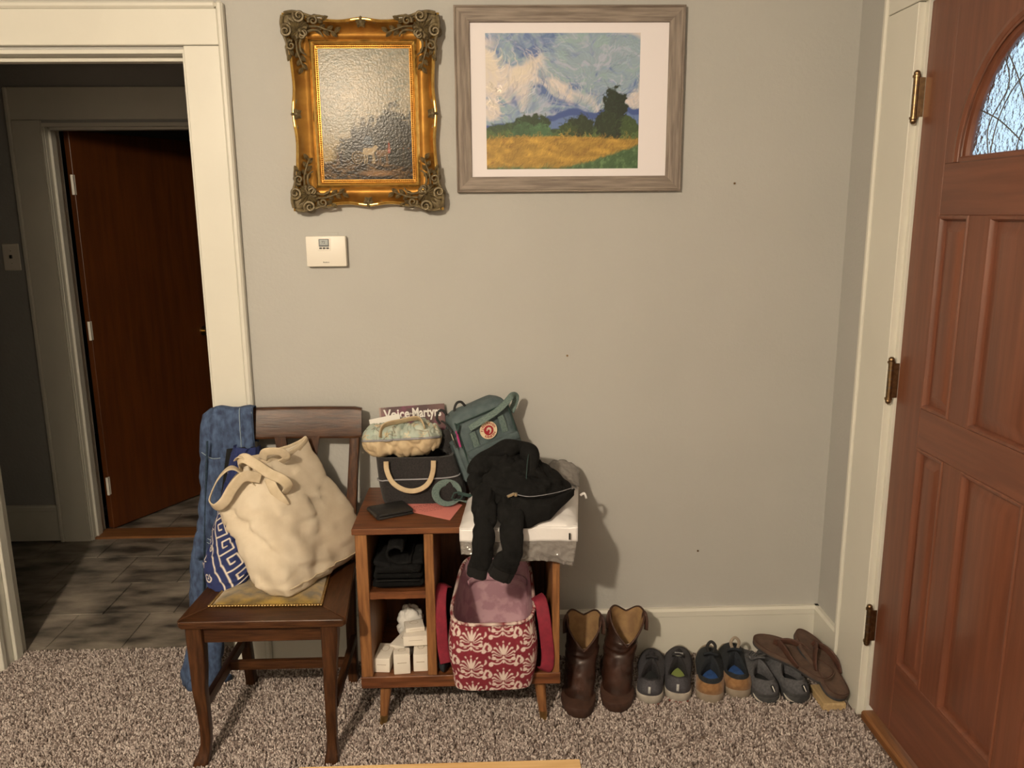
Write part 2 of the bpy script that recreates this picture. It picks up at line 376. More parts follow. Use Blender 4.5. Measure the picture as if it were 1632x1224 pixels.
# doorway trim in the back wall (each board a piece of its own)
def board(name, b, label=None, m='trim', bev=.002): q = MB(); q.box(*b, bev); return S(name, q, M[m], None, 35)
board('trim_1', (OR_-.001, -.79, -.022, 0, 0, 2.052))             # right casing
board('trim_2', (-.79, -.770, -.030, 0, 0, 2.176), bev=.006)      # its raised back band
board('trim_3', (-1.82, -.79, -.0225, 0, 2.054, 2.156))           # head casing
board('trim_4', (-1.84, -.79, -.030, 0, 2.156, 2.176), bev=.006)
board('trim_5', (-1.82, OL+.016, -.022, 0, 0, 2.052))             # left casing
board('trim_6', (-1.84, -1.82, -.030, 0, 0, 2.156), bev=.006)
mb = MB(); mb.box(OL, OL+.010, -.004, .128, 0, OZ-.012, .001); mb.box(OR_-.012, OR_, -.004, .135, 0, OZ-.012, .001); mb.box(OL, OR_, -.004, .135, OZ-.012, OZ, .001)
mb.box(OL+.012, OR_-.012, .045, .085, OZ-.026, OZ-.012, .002); mb.box(OL+.012, OL+.024, .045, .085, 0, OZ-.012, .002); mb.box(OR_-.024, OR_-.012, .045, .085, 0, OZ-.012, .002)
S('trim_7', mb, M['trim'])
# hall side casing round the brown door
board('trim_8', (-2.075, HL+.004, 1.150, 1.17, 0, 1.972)); board('trim_9', (-2.095, -2.075, 1.144, 1.17, 0, 2.110), bev=.005)
board('trim_10', (-2.075, -1.10, 1.150, 1.17, 1.974, 2.110)); board('trim_11', (HR-.004, -1.10, 1.150, 1.17, 0, 1.972))
mb = MB(); mb.box(HL, HL+.016, 1.166, 1.29, 0, HZ-.016, .001); mb.box(HR-.016, HR, 1.166, 1.29, 0, HZ-.016, .001); mb.box(HL, HR, 1.166, 1.29, HZ-.016, HZ, .001)
mb.box(HL+.016, HL+.028, 1.19, 1.235, 0, HZ-.016, .002); mb.box(HL+.016, HR-.016, 1.19, 1.235, HZ-.028, HZ-.016, .002)
mb.box(HL+.004, HL+.012, 1.158, 1.168, 0, HZ-.016, .001)
S('trim_12', mb, M['trim'])
mb = MB(); mb.box(HL+.016, HR-.016, 1.172, 1.288, .0, .014, .003); S('trim_13', mb, M['floorwoodx'])      # wooden threshold
# baseboards
def bprof(x0, x1, T=None):
    pts = [(0, 0), (-.016, 0), (-.016, .150), (-.020, .153), (-.020, .172), (-.013, .180), (0, .180)]
    q = MB(); n = len(pts); q.add([(x0, p[0], p[1]) for p in pts]+[(x1, p[0], p[1]) for p in pts],
        [tuple(range(n)), tuple(range(2*n-1, n-1, -1))]+[(i, i+n, (i+1) % n+n, (i+1) % n) for i in range(n)], T); return q
S('baseboard_back', bprof(-.769, 1.165), M['trim'])
S('baseboard_right', bprof(0, .212, Matrix.Translation((1.165, 0, 0)) @ Matrix.Rotation(-PI/2, 4, 'Z')), M['trim'])
S('baseboard_hall', bprof(-3.2, -2.096, Matrix.Translation((0, 1.17, .008))), M['trim'])
# front door casing on the right wall
board('trim_14', (1.143, 1.165, -.388, -.222, 0, 2.085)); board('trim_15', (1.136, 1.165, -.222, -.202, 0, 2.24), bev=.005)
board('trim_16', (1.143, 1.165, -1.50, -.222, 2.087, 2.22))
mb = MB(); mb.box(1.163, 1.295, -.4045, -.385, 0, 2.094, .001); mb.box(1.1635, 1.295, -1.338, -.396, 2.090, 2.10, .001); mb.box(1.163, 1.295, -1.338, -1.332, 0, 2.094, .001)
S('trim_17', mb, M['trim'])
mb = MB(); mb.box(1.150, 1.30, -1.33, -.398, -.01, .026, .006); S('trim_18', mb, M['floorwood'])        # sill under the door

# ---- front door: stiles, rails, panels, arched light, hinges
DX = 1.170; D0, D1, DZ0, DZ1 = -.4065, -1.322, .046, 2.082
door = bpy.data.objects.new('door_1', None); COL.objects.link(door); door.location = (DX, D0, 0); ORIG['door_1'] = (DX, D0, 0)
door['kind'] = 'structure'
def dbox(name, y0, y1, z0, z1, m='door', x0=0, th=.042, bev=.0015):
    q = MB(); q.box(DX+x0, DX+x0+th, min(y0, y1), max(y0, y1), z0, z1, bev); return q.build(name, M[m], door)
P = [(-.535, -.667), (-.747, -.985), (-1.065, -1.197)]; ZL = (.262, .916); ZU = (1.026, 1.538)
dbox('stile', D0, P[0][0], DZ0, DZ1); dbox('stile', P[2][1], D1, DZ0, DZ1)
dbox('rail', P[0][0], P[2][1], DZ0, ZL[0], 'doory'); dbox('rail', P[0][0], P[2][1], ZL[1], ZU[0], 'doory')
for z in (ZL, ZU):
    dbox('mullion', P[0][1], P[1][0], *z); dbox('mullion', P[1][1], P[2][0], *z)
    for a, b in P:
        # moulding: four sloped sides round a raised field
        q = MB(); ya, yb = b, a; w1, w2, w3 = .012, .022, .050
        if a-b < .2: w3 = .040
        def ring(i, x): return [(DX+x, ya+i, z[0]+i), (DX+x, yb-i, z[0]+i), (DX+x, yb-i, z[1]-i), (DX+x, ya+i, z[1]-i)]
        q.loft([ring(0, .034), ring(0, .000), ring(.003, -.003), ring(w1*.7, -.002), ring(w1, .004), ring(w1+.002, .010), ring(w1+.002, .034)], cap0=False, cap1=False)
        q.build('moulding', M['door'], door, 25)
        q = MB(); q.loft([ring(w1, .036), ring(w1, .014), ring(w2, .013), ring(w3, .004), ring(w3+.003, .003)], cap0=True, cap1=True)
        q.build('panel', M['door'], door, 25)
# top board with half round opening
gy, gz, ga, gb = -.866, 1.667, .264, .298
arc = [(gy+ga*math.cos(t), gz+gb*math.sin(t)) for t in np.linspace(0, PI, 33)]
y0, y1 = P[0][0], P[2][1]
q = MB()
for x in (DX, DX+.042):
    n0 = len(q.v)
    q.v += [(x, y0, gz)] + [(x, a[0], a[1]) for a in arc] + [(x, y1, gz)] + [(x, y1, DZ1), (x, y0, DZ1)]
    tops = [(x, lerp(y0, y1, i/32), DZ1) for i in range(33)]; nt = len(q.v); q.v += tops
    for i in range(32): q.f.append((n0+1+i, n0+2+i, nt+i+1, nt+i))
    q.f.append((n0, n0+1, nt)); q.f.append((n0+33, n0+34, nt+32))
q.build('arch_panel', M['door'], door, 25)
dbox('rail', P[0][0], P[2][1], ZU[1], gz, 'doory')
q = MB(); prof = [(-.030, .002), (-.026, -.004), (-.016, -.006), (-.008, -.002), (-.002, .006), (.008, .008), (.012, .016), (.012, .03)]   # offset outwards negative
rings = []
for (ro, x) in prof:
    rings.append([(DX+x, gy+(ga-ro)*math.cos(t), gz+max(0, (gb-ro)*math.sin(t))) for t in np.linspace(0, PI, 41)])
for i in range(len(rings)-1):
    q.loft([rings[i], rings[i+1]], False, False, closed=False)
q.build('arch_moulding', M['door'], door, 40)
dbox('glazing_bead', gy-ga, gy+ga, gz-.004, gz+.012, 'doory', x0=-.003, th=.03, bev=.004)
q = MB(); n = 33; th = np.linspace(0, PI, n)
fr = [(DX+.020, gy+(ga+.004)*math.cos(t), gz+(gb+.004)*math.sin(t)) for t in th]; bk = [(DX+.028, p[1], p[2]) for p in fr]
q.v += fr+bk; q.f += [tuple(range(n)), tuple(range(2*n-1, n-1, -1))]+[(i, i+n, i+1+n, i+1) for i in range(n-1)]+[(0, n-1, 2*n-1, n)]
q.build('glass', M['glass'], door, 0, label='frosted hammered glass')
q = MB()
def came(pts): q.tube(smoothpath([(DX+.019, a, b) for a, b in pts], 5), .0015, 5)
for t0 in (.42, .95, 1.57, 2.19, 2.72):
    came([(gy+.07*math.cos(t0), gz+.08*math.sin(t0)), (gy+.17*math.cos(t0+.05), gz+.19*math.sin(t0+.05)), (gy+ga*math.cos(t0), gz+gb*math.sin(t0))])
for rr in (.30, .66):
    came([(gy+rr*ga*math.cos(t), gz+rr*gb*math.sin(t)) for t in np.linspace(0.02, PI-.02, 9)])
for s_ in (-1, 1): came([(gy+s_*.18, gz+.01), (gy+s_*.19, gz+.08), (gy+s_*.13, gz+.16), (gy+s_*.16, gz+.23)])
q.build('came', M['came'], door)
for zc in (1.845, 1.076, .315):
    h = MB(); h.tube([(1.1475, -.402, zc-.052), (1.1475, -.402, zc+.052)], .0075, 12)
    ho = h.build('hinge', M['bronze'], door)
    for dz in (-1, 1):
        h = MB(); h.sphere((1.1475, -.402, zc+dz*.060), (.0085, .0085, .009), 10, 8); h.tube([(1.1475, -.402, zc+dz*.050), (1.1475, -.402, zc+dz*.056)], .0105, 12); h.build('hinge_finial', M['bronze'], ho)
    for dz in (-.02, .005, .03):
        h = MB(); h.tube([(1.1475, -.402, zc+dz-.0006), (1.1475, -.402, zc+dz+.0006)], .0081, 12); h.build('hinge_joint', M['came'], ho)
    h = MB(); h.box(1.148, 1.1695, -.4065, -.4045, zc-.05, zc+.05); h.build('hinge_leaf', M['bronze'], ho)

# ---- brown slab door standing open beyond the hall
T = Matrix.Translation((-1.932, 1.300, 0)) @ Matrix.Rotation(math.radians(62), 4, 'Z')
d2 = bpy.data.objects.new('door_2', None); COL.objects.link(d2); d2.location = (-1.932, 1.30, 0); ORIG['door_2'] = (-1.932, 1.30, 0); d2['kind'] = 'structure'
q = MB(); q.box(.004, .752, -.036, 0, .014, 1.945, .0015, T); q.build('slab', M['brown'], d2)
q = MB(); q.tube([(.69, -.036, .93), (.69, -.041, .93)], .027, 20, T=T); q.tube([(.69, -.040, .93), (.69, -.065, .93)], .010, 12, T=T); q.sphere((.69, -.082, .93), (.026, .022, .026), 16, 10, T=T)
q.build('knob', M['brass'], d2)
for zc in (1.70, 1.02, .24):
    q = MB(); q.tube([(-.006, -.040, zc-.045), (-.006, -.040, zc+.045)], .007, 10, T=T); q.box(-.006, .010, -.0385, -.0355, zc-.045, zc+.045, 0, T); q.build('hinge', M['white'], d2)
# switch on the hall wall
sw = thing('light_switch', 'white toggle switch plate on the dark hall wall', 'light switch', (-2.158, 1.17, 1.378))
q = MB(); q.box(-2.196, -2.120, 1.164, 1.17, 1.317, 1.439, .003); q.build('plate', M['white'], sw)
q = MB(); q.box(-2.163, -2.153, 1.155, 1.166, 1.372, 1.388, .002); q.build('toggle', M['black'], sw)
q = MB()
for z in (1.35, 1.406):
    q = MB(); q.sphere((-2.158, 1.164, z), (.003, .0015, .003), 8, 6); q.build('screw', M['zip'], sw)

# ---- carpet pile: real tufts scattered over the carpet in view
def tuft_mesh():
    q = MB(); ang = 0
    rings = []
    for i, (z, r, ox) in enumerate(((-.001, .0022, 0), (.004, .0031, .0008), (.0085, .0030, .0022), (.0115, .0013, .0036))):
        rings.append([(ox+r*math.cos(2*PI*k/5+i*.7), r*math.sin(2*PI*k/5+i*.7), z) for k in range(5)])
    q.loft(rings, cap0=False); return q
def pile():
    src = bpy.data.objects.new('carpet_tuft', tuft_mesh().mesh('carpet_tuft', None or M['carpet'], 180))
    me = src.data; m = bpy.data.materials.new('carpet yarn'); m.use_nodes = True; nt = m.node_tree; b = nt.nodes['Principled BSDF']
    oi = nt.nodes.new('ShaderNodeObjectInfo'); r = nt.nodes.new('ShaderNodeValToRGB'); el = r.color_ramp.elements
    r.color_ramp.interpolation = 'LINEAR'
    el[0].position = 0; el[0].color = (*srgb('6a5d59'), 1); el[1].position = 1; el[1].color = (*srgb('d3c8c2'), 1)
    for p_, c_ in ((.25, '887b75'), (.5, 'a79b96'), (.8, 'beb3ad')):
        e = el.new(p_); e.color = (*srgb(c_), 1)
    nt.links.new(oi.outputs['Random'], r.inputs[0]); nt.links.new(r.outputs[0], b.inputs['Base Color']); b.inputs['Roughness'].default_value = 1; b.inputs['Specular IOR Level'].default_value = .15
    me.materials.clear(); me.materials.append(m)
    q = MB(); q.add([(-2.15, -1.75, 0), (1.136, -1.75, 0), (1.136, -.40, 0), (1.136, -.016, 0), (-2.15, -.016, 0)], [(0, 1, 2, 3, 4)])
    q.add([(OL+.012, -.016, 0), (OR_-.012, -.016, 0), (OR_-.012, .110, 0), (OL+.012, .110, 0)], [(0, 1, 2, 3)])
    pl = q.build('carpet_pile', m, floor, 0); pl['kind'] = 'stuff'; pl['label'] = 'speckled beige and brown twisted carpet pile'
    ng = bpy.data.node_groups.new('pile', 'GeometryNodeTree'); N = ng.nodes; L = ng.links
    ng.interface.new_socket('Geometry', in_out='INPUT', socket_type='NodeSocketGeometry'); ng.interface.new_socket('Geometry', in_out='OUTPUT', socket_type='NodeSocketGeometry')
    gi = N.new('NodeGroupInput'); go = N.new('NodeGroupOutput'); dp = N.new('GeometryNodeDistributePointsOnFaces'); dp.inputs['Density'].default_value = 42000
    ip = N.new('GeometryNodeInstanceOnPoints'); ob = N.new('GeometryNodeObjectInfo'); ob.inputs['Object'].default_value = src; ob.inputs['As Instance'].default_value = True
    rv = N.new('FunctionNodeRandomValue'); rv.data_type = 'FLOAT_VECTOR'; rv.inputs[0].default_value = (-.5, -.5, 0); rv.inputs[1].default_value = (.5, .5, 6.283)
    rs = N.new('FunctionNodeRandomValue'); rs.data_type = 'FLOAT'; rs.inputs[2].default_value = .75; rs.inputs[3].default_value = 1.25
    L.new(gi.outputs[0], dp.inputs['Mesh']); L.new(dp.outputs['Points'], ip.inputs['Points']); L.new(ob.outputs['Geometry'], ip.inputs['Instance'])
    L.new(rv.outputs[0], ip.inputs['Rotation']); L.new(rs.outputs[1], ip.inputs['Scale']); L.new(ip.outputs[0], go.inputs[0])
    md = pl.modifiers.new('pile', 'NODES'); md.node_group = ng
pile()

# ------------------------------------------------------------------ gilded picture
def gilt():
    cx, cz, Wd, Hd = -.362, 1.8525, .436, .558
    t = thing('gilded_picture', 'ornate gold framed dark oil painting hanging left of the grey frame', 'picture', (cx, -.002, cz))
    iw, ih = .292, .402             # sight size of the molding's inner step
    # scooped molding, outer edge scalloped
    def per(s):                     # s in 0..1 round the rectangle -> unit rectangle point, outward normal
        a = s*4; k = int(a) % 4; f = a-int(a)
        return [((-1+2*f, -1)), ((1, -1+2*f)), ((1-2*f, 1)), ((-1, 1-2*f))][k], k, f
    prof = [(0, -.008), (.002, -.014), (.010, -.018), (.018, -.014), (.022, -.017), (.03, -.018), (.045, -.022), (.06, -.032), (.068, -.038), (.073, -.041), (.0775, -.039), (.079, -.03), (.078, 0)]
    N = 240; rings = []
    for (d, y) in prof:
        r = []
        for i in range(N):
            (ux, uz), k, f = per(i/N)
            wav = 1+.085*math.cos(2*PI*f*1.0)+.07*math.cos(4*PI*f)+.02*math.cos(8*PI*f) if d > .03 else 1
            dd = d*lerp(1, wav, min(1, max(0, (d-.03)/.04)))*.94
            r.append((cx+ux*(iw/2+dd), y-.002, cz+uz*(ih/2+dd)))
        rings.append(r)
    q = MB(); q.loft(rings[:4], False, False); q.build('inner_lip', M['goldb'], t, 50)
    q = MB(); q.loft(rings[3:9], False, False); q.build('frame_cove', M['goldm'], t, 50)
    q = MB(); q.loft(rings[8:], False, False); q.build('frame_rim', M['goldb'], t, 60)
    # beaded strip
    q = MB(); n1 = 44; n2 = 62
    for i in range(n1):
        for s_ in (-1, 1): q.sphere((cx+(i+.5)/n1*(iw-.008)-(iw-.008)/2, -.0125, cz+s_*(ih/2-.004)), (.0033, .003, .0026), 6, 4)
    for i in range(n2):
        for s_ in (-1, 1): q.sphere((cx+s_*(iw/2-.004), -.0125, cz+(i+.5)/n2*(ih-.016)-(ih-.016)/2), (.0026, .003, .0033), 6, 4)
    bd = q.build('beading', M['goldm'], t, 180); bd['kind'] = 'stuff'
    q = MB(); q.loft([[(cx-s*a, y, cz-s2*b) for s, s2 in ((1, 1), (-1, 1), (-1, -1), (1, -1))] for a, b, y in ((iw/2, ih/2, -.010), (iw/2-.008, ih/2-.008, -.0105), (iw/2-.009, ih/2-.009, -.004))], False, False)
    q.build('liner', M['goldm'], t)
    # corner ornaments: shell, scrolls and leaf sprays
    def leaf(q, p, ang, ln, wd, h=.006, base=-.03):
        c, s_ = math.cos(ang), math.sin(ang); rows = []
        for i in range(6):
            u = i/5; wdt = wd*math.sin(PI*min(1, u*.9+.08))**.8
            y = base-h*math.sin(PI*u)**.6
            rows.append([(p[0]+c*ln*u-s_*v*wdt, y+abs(v)*h*.9, p[1]+s_*ln*u+c*v*wdt) for v in (-1, -.5, 0, .5, 1)])
        q.loft(rows, False, False, closed=False)
    def orn(name, fn, ox, oz, sx, sz):
        q = MB(); fn(q); v = [(cx+ox+(p[0]*.96-.001)*sx, p[1]-(.006 if p[1] < -.02 else 0), cz+oz+(p[2]*.96-.001)*sz) for p in q.v]; q.v = v
        q.build(name, M['patina'], t, 50)
    def corner_(q):      # drawn for the corner at +x,+z; origin at the molding's outer corner
        def sc_(pts, r0, y=-.036): q.tube([(a, y, b) for a, b in pts], lambda u: r0*(1-.45*u), 7)
        # plate under it
        pl_ = [(.010, .006), (.014, -.02), (.004, -.045), (.002, -.085), (-.016, -.10), (-.03, -.085), (-.055, -.06), (-.06, -.055), (-.085, -.03), (-.10, -.016), (-.085, .002), (-.045, .004), (-.02, .014), (.006, .010)]
        q.prism(pl_, -.033, -.004)
        for k in range(7): leaf(q, (-.030, -.030), math.radians(45+(k-3)*26), .040-.004*abs(k-3), .0075, .008, -.036)
        q.sphere((-.032, -.038, -.032), .007, 8, 6)
        for m_ in (0, 1):
            f = (lambda p: (p[1], p[0])) if m_ else (lambda p: p)
            sc_([f(p) for p in spiral(-.004, -.030, .017, 1.2, 1.4, 26)], .0048)
            sc_([f(p) for p in spiral(-.012, -.070, .014, 1.9, 1.3, 24, -1)], .0042)
            sc_([f(p) for p in [(.008, .004), (.012, -.02), (.006, -.05), (-.002, -.075), (-.002, -.098), (.0, -.112)]], .0050)
            sc_([f(p) for p in [(-.035, -.05), (-.03, -.07), (-.034, -.09), (-.045, -.10)]], .0036)
            for k in range(5):
                p = f((-.030-.003*k, -.075-.013*k)); a = math.radians(-90+ (24 if k % 2 else -26)); a = a if not m_ else PI/2-a-PI/2*0
                if m_: a = math.radians(180+(26 if k % 2 else -24))
                leaf(q, p, a, .022, .0065, .006, -.027)
                p2 = f((-.040-.002*k, -.072-.013*k))
                leaf(q, p2, (math.radians(-115) if not m_ else math.radians(-155)), .016, .005, .005, -.025)
    def corner2(q):      # +x,+z corner; origin at the molding's outer corner
        def tb(pts, r0, y=-.040, k=.45): q.tube(smoothpath([(a, y-.004*math.sin(PI*i/max(1, len(pts)-1)), b) for i, (a, b) in enumerate(pts)], 4), lambda u: r0*(1-k*u), 7)
        # modelled backing: lobed dome
        rr = []
        for j in range(6):
            f_ = (1, .97, .88, .7, .4, .05)[j]; y_ = (-.010, -.030, -.038, -.041, -.043, -.044)[j]
            rr.append([(-.016+f_*(.043+.006*math.cos(5*(t_-PI/4)))*math.cos(t_), y_+.0015*math.cos(9*t_)*f_, -.016+f_*(.043+.006*math.cos(5*(t_-PI/4)))*math.sin(t_)) for t_ in np.linspace(0, 2*PI, 40, endpoint=False)])
        q.loft(rr, False, True)
        for k in range(9): leaf(q, (-.034, -.034), math.radians(45+(k-4)*22), .050-.0035*abs(k-4), .0075, .010, -.041)
        q.sphere((-.036, -.047, -.036), .008, 8, 6)
        for m_ in (0, 1):
            f = (lambda p: (p[1], p[0])) if m_ else (lambda p: p)
            tb([f(p) for p in spiral(.008, -.036, .019, 1.0, 1.5, 14)], .0060, -.044)
            tb([f(p) for p in spiral(-.048, -.040, .016, 2.2, 1.4, 14, -1)], .0050, -.042)
            tb([f(p) for p in spiral(-.006, -.078, .015, 1.9, 1.4, 14, -1)], .0052, -.042)
            tb([f(p) for p in [(.016, .010), (.020, -.015), (.014, -.045), (.006, -.072), (.008, -.092), (.006, -.112)]], .0062, -.042)
            tb([f(p) for p in [(-.040, -.050), (-.032, -.072), (-.036, -.094), (-.050, -.104)]], .0046, -.036)
            tb([f(p) for p in [(-.020, -.062), (-.022, -.09), (-.030, -.115), (-.036, -.135)]], .0040, -.033)
            for k in range(6):
                p = f((-.026-.002*k, -.080-.012*k)); a = math.radians(-90+(38 if k % 2 else -40))
                if m_: a = PI*1.5-a+PI
                if m_: a = math.atan2(math.cos(math.radians(-90+(38 if k % 2 else -40))), math.sin(math.radians(-90+(38 if k % 2 else -40))))
                leaf(q, p, a, .024, .0072, .007, -.031)
            for k in range(4):
                p = f((.004-.002*k, -.055-.016*k)); b_ = math.radians(-90+(30 if k % 2 else -30)); a = math.atan2(math.cos(b_), math.sin(b_)) if m_ else b_
                leaf(q, p, a, .022, .007, .007, -.040)
    for sx in (-1, 1):
        for sz in (-1, 1): orn('corner_ornament', corner2, sx*(iw/2+.068), sz*(ih/2+.068), sx, sz)
    def mid(q):
        q.sphere((0, -.040, 0), (.007, .006, .007), 8, 6)
        for k in range(5): leaf(q, (0, 0), math.radians(k*72+90), .018, .0075, .007, -.040)
        for s_ in (-1, 1): q.tube([(s_*a, -.036, b) for a, b in [(0, .004), (.015, .008), (.030, .002), (.042, -.002)]], lambda u: .0045*(1-.5*u), 6)
    for ox, oz, rot in ((0, ih/2+.060, 0), (0, -ih/2-.060, 2), (iw/2+.060, 0, 1), (-iw/2-.060, 0, 3)):
        q = MB(); mid(q); a = rot*PI/2; q.v = [(cx+ox+p[0]*math.cos(a)+p[2]*math.sin(a), p[1], cz+oz-p[0]*math.sin(a)+p[2]*math.cos(a)) for p in q.v]
        q.build('side_ornament', M['patina'], t, 50)
    # painting: pale stormy sky over a dark tree mass with a cart on a road
    cw, ch = iw-.016, ih-.016
    cv = Canvas(cw, ch, .0016, '8b8776'); X, Y = cv.X/cw, cv.Y/ch
    n1 = nz2(X, Y*1.3, 7, 3); n2 = nz2(X*1.2, Y*3, 16, 9)
    skyc = np.clip(n1*1.6-.35+n2*.5-.2, 0, 1)
    cv.blend(skyc*.8, 'b5a58a'); cv.blend(np.clip(n2*2-1.0, 0, 1)*.8, '5c6e68'); cv.blend(np.clip((Y-.72)*3, 0, 1)*.5*n1, '6d7d78')
    cv.blend(np.clip((.36-Y)*6, 0, 1)*np.clip((.34-X)*5, 0, 1)*.8, 'a8905c')
    tree = np.clip((.30+.30*np.exp(-((X-.80)/.30)**2)+.12*np.exp(-((X-.42)/.16)**2)+.10*(n2-.5)+.22*(nz2(X, Y, 30, 21)-.5)-Y)*12, 0, 1)*np.clip((X-.08)*9, 0, 1)
    cv.blend(tree*.93, '1d1a14'); cv.blend(tree*np.clip(nz2(X, Y, 40, 5)*2.4-1.3, 0, 1)*.5, '4f4a3a')
    gr = np.clip((.15+.03*np.sin(X*5)-Y)*30, 0, 1); cv.blend(gr, '2b2114'); cv.blend(gr*np.clip(nz2(X, Y*3, 18, 8)*2.5-1.1, 0, 1), '7a5c36'); cv.blend(gr*np.clip(nz2(X, Y*2, 50, 4)*3-1.8, 0, 1), '130e0a')
    cv.blend(gr*np.clip(1-((X-.6)/.25)**2-((Y-.05)/.03)**2, 0, 1), '8d6a45')
    W_ = lambda a, b: (a*cw, b*ch)
    cv.C *= .85
    # cart, wheel, two horses, figures
    cv.poly([W_(*p) for p in [(.32, .20), (.46, .21), (.56, .23), (.55, .32), (.5, .35), (.36, .34), (.31, .27)]], '2e2a26'); cv.poly([W_(*p) for p in [(.44, .28), (.56, .27), (.55, .33), (.48, .35)]], '39424a')
    for r in (.047, .03): cv.stroke([W_(.385+r*1.35*math.cos(a), .175+r*math.sin(a)) for a in np.linspace(0, 2*PI, 30)], .0011, '7a6440')
    for a in np.linspace(0, PI, 6): cv.stroke([W_(.385-.06*math.cos(a), .175-.045*math.sin(a)), W_(.385+.06*math.cos(a), .175+.045*math.sin(a))], .0008, '5f4c30')
    for hx, hy, c in ((.67, .20, '6a5238'), (.52, .215, '9c8a6a')):
        cv.poly([W_(hx+a, hy+b) for a, b in [(-.08, -.01), (-.07, .03), (.02, .03), (.07, .055), (.10, .04), (.06, .0), (.03, -.02), (-.05, -.02)]], c)
        for lx in (-.06, -.035, .03, .045): cv.stroke([W_(hx+lx, hy-.01), W_(hx+lx+.008, hy-.055), W_(hx+lx, hy-.085)], .0016, c)
    for fx, fy, c in ((.20, .17, '2a2226'), (.16, .165, '54402c'), (.74, .25, '8a3a22'), (.9, .2, '3b332a'), (.96, .2, '2a241e')):
        cv.stroke([W_(fx, fy-.035), W_(fx, fy+.03)], lambda u: .0034*(1.2-.5*u), c); cv.stroke([W_(fx, fy+.042), W_(fx, fy+.043)], .002, '7a5a42')
    for _ in range(500):
        x, y = rng.random()*cw, rng.random()*ch*.42; l = .003+.006*rng.random(); a = rng.random()*PI
        cv.stroke([(x, y), (x+l*math.cos(a), y+l*math.sin(a))], .0006, ['4e4433', '15110d', '6f6148', '2f3028'][rng.integers(4)], alpha=.6)
    for _ in range(500):
        x, y = rng.random()*cw, (.45+.55*rng.random())*ch; l = .008+.015*rng.random(); a = rng.normal()*.35
        cv.stroke([(x, y), (x+l*math.cos(a), y+l*math.sin(a))], .0012, ['a89a80', '8e8c7c', '6f7d78', 'b9aa90', '7e7466'][rng.integers(5)], alpha=.35)
    painted('canvas', M['c_oil'], t, cv, lambda u, v: (cx-cw/2+u, -.0075, cz-ch/2+v), label='dark landscape painting with a horse cart')
gilt()

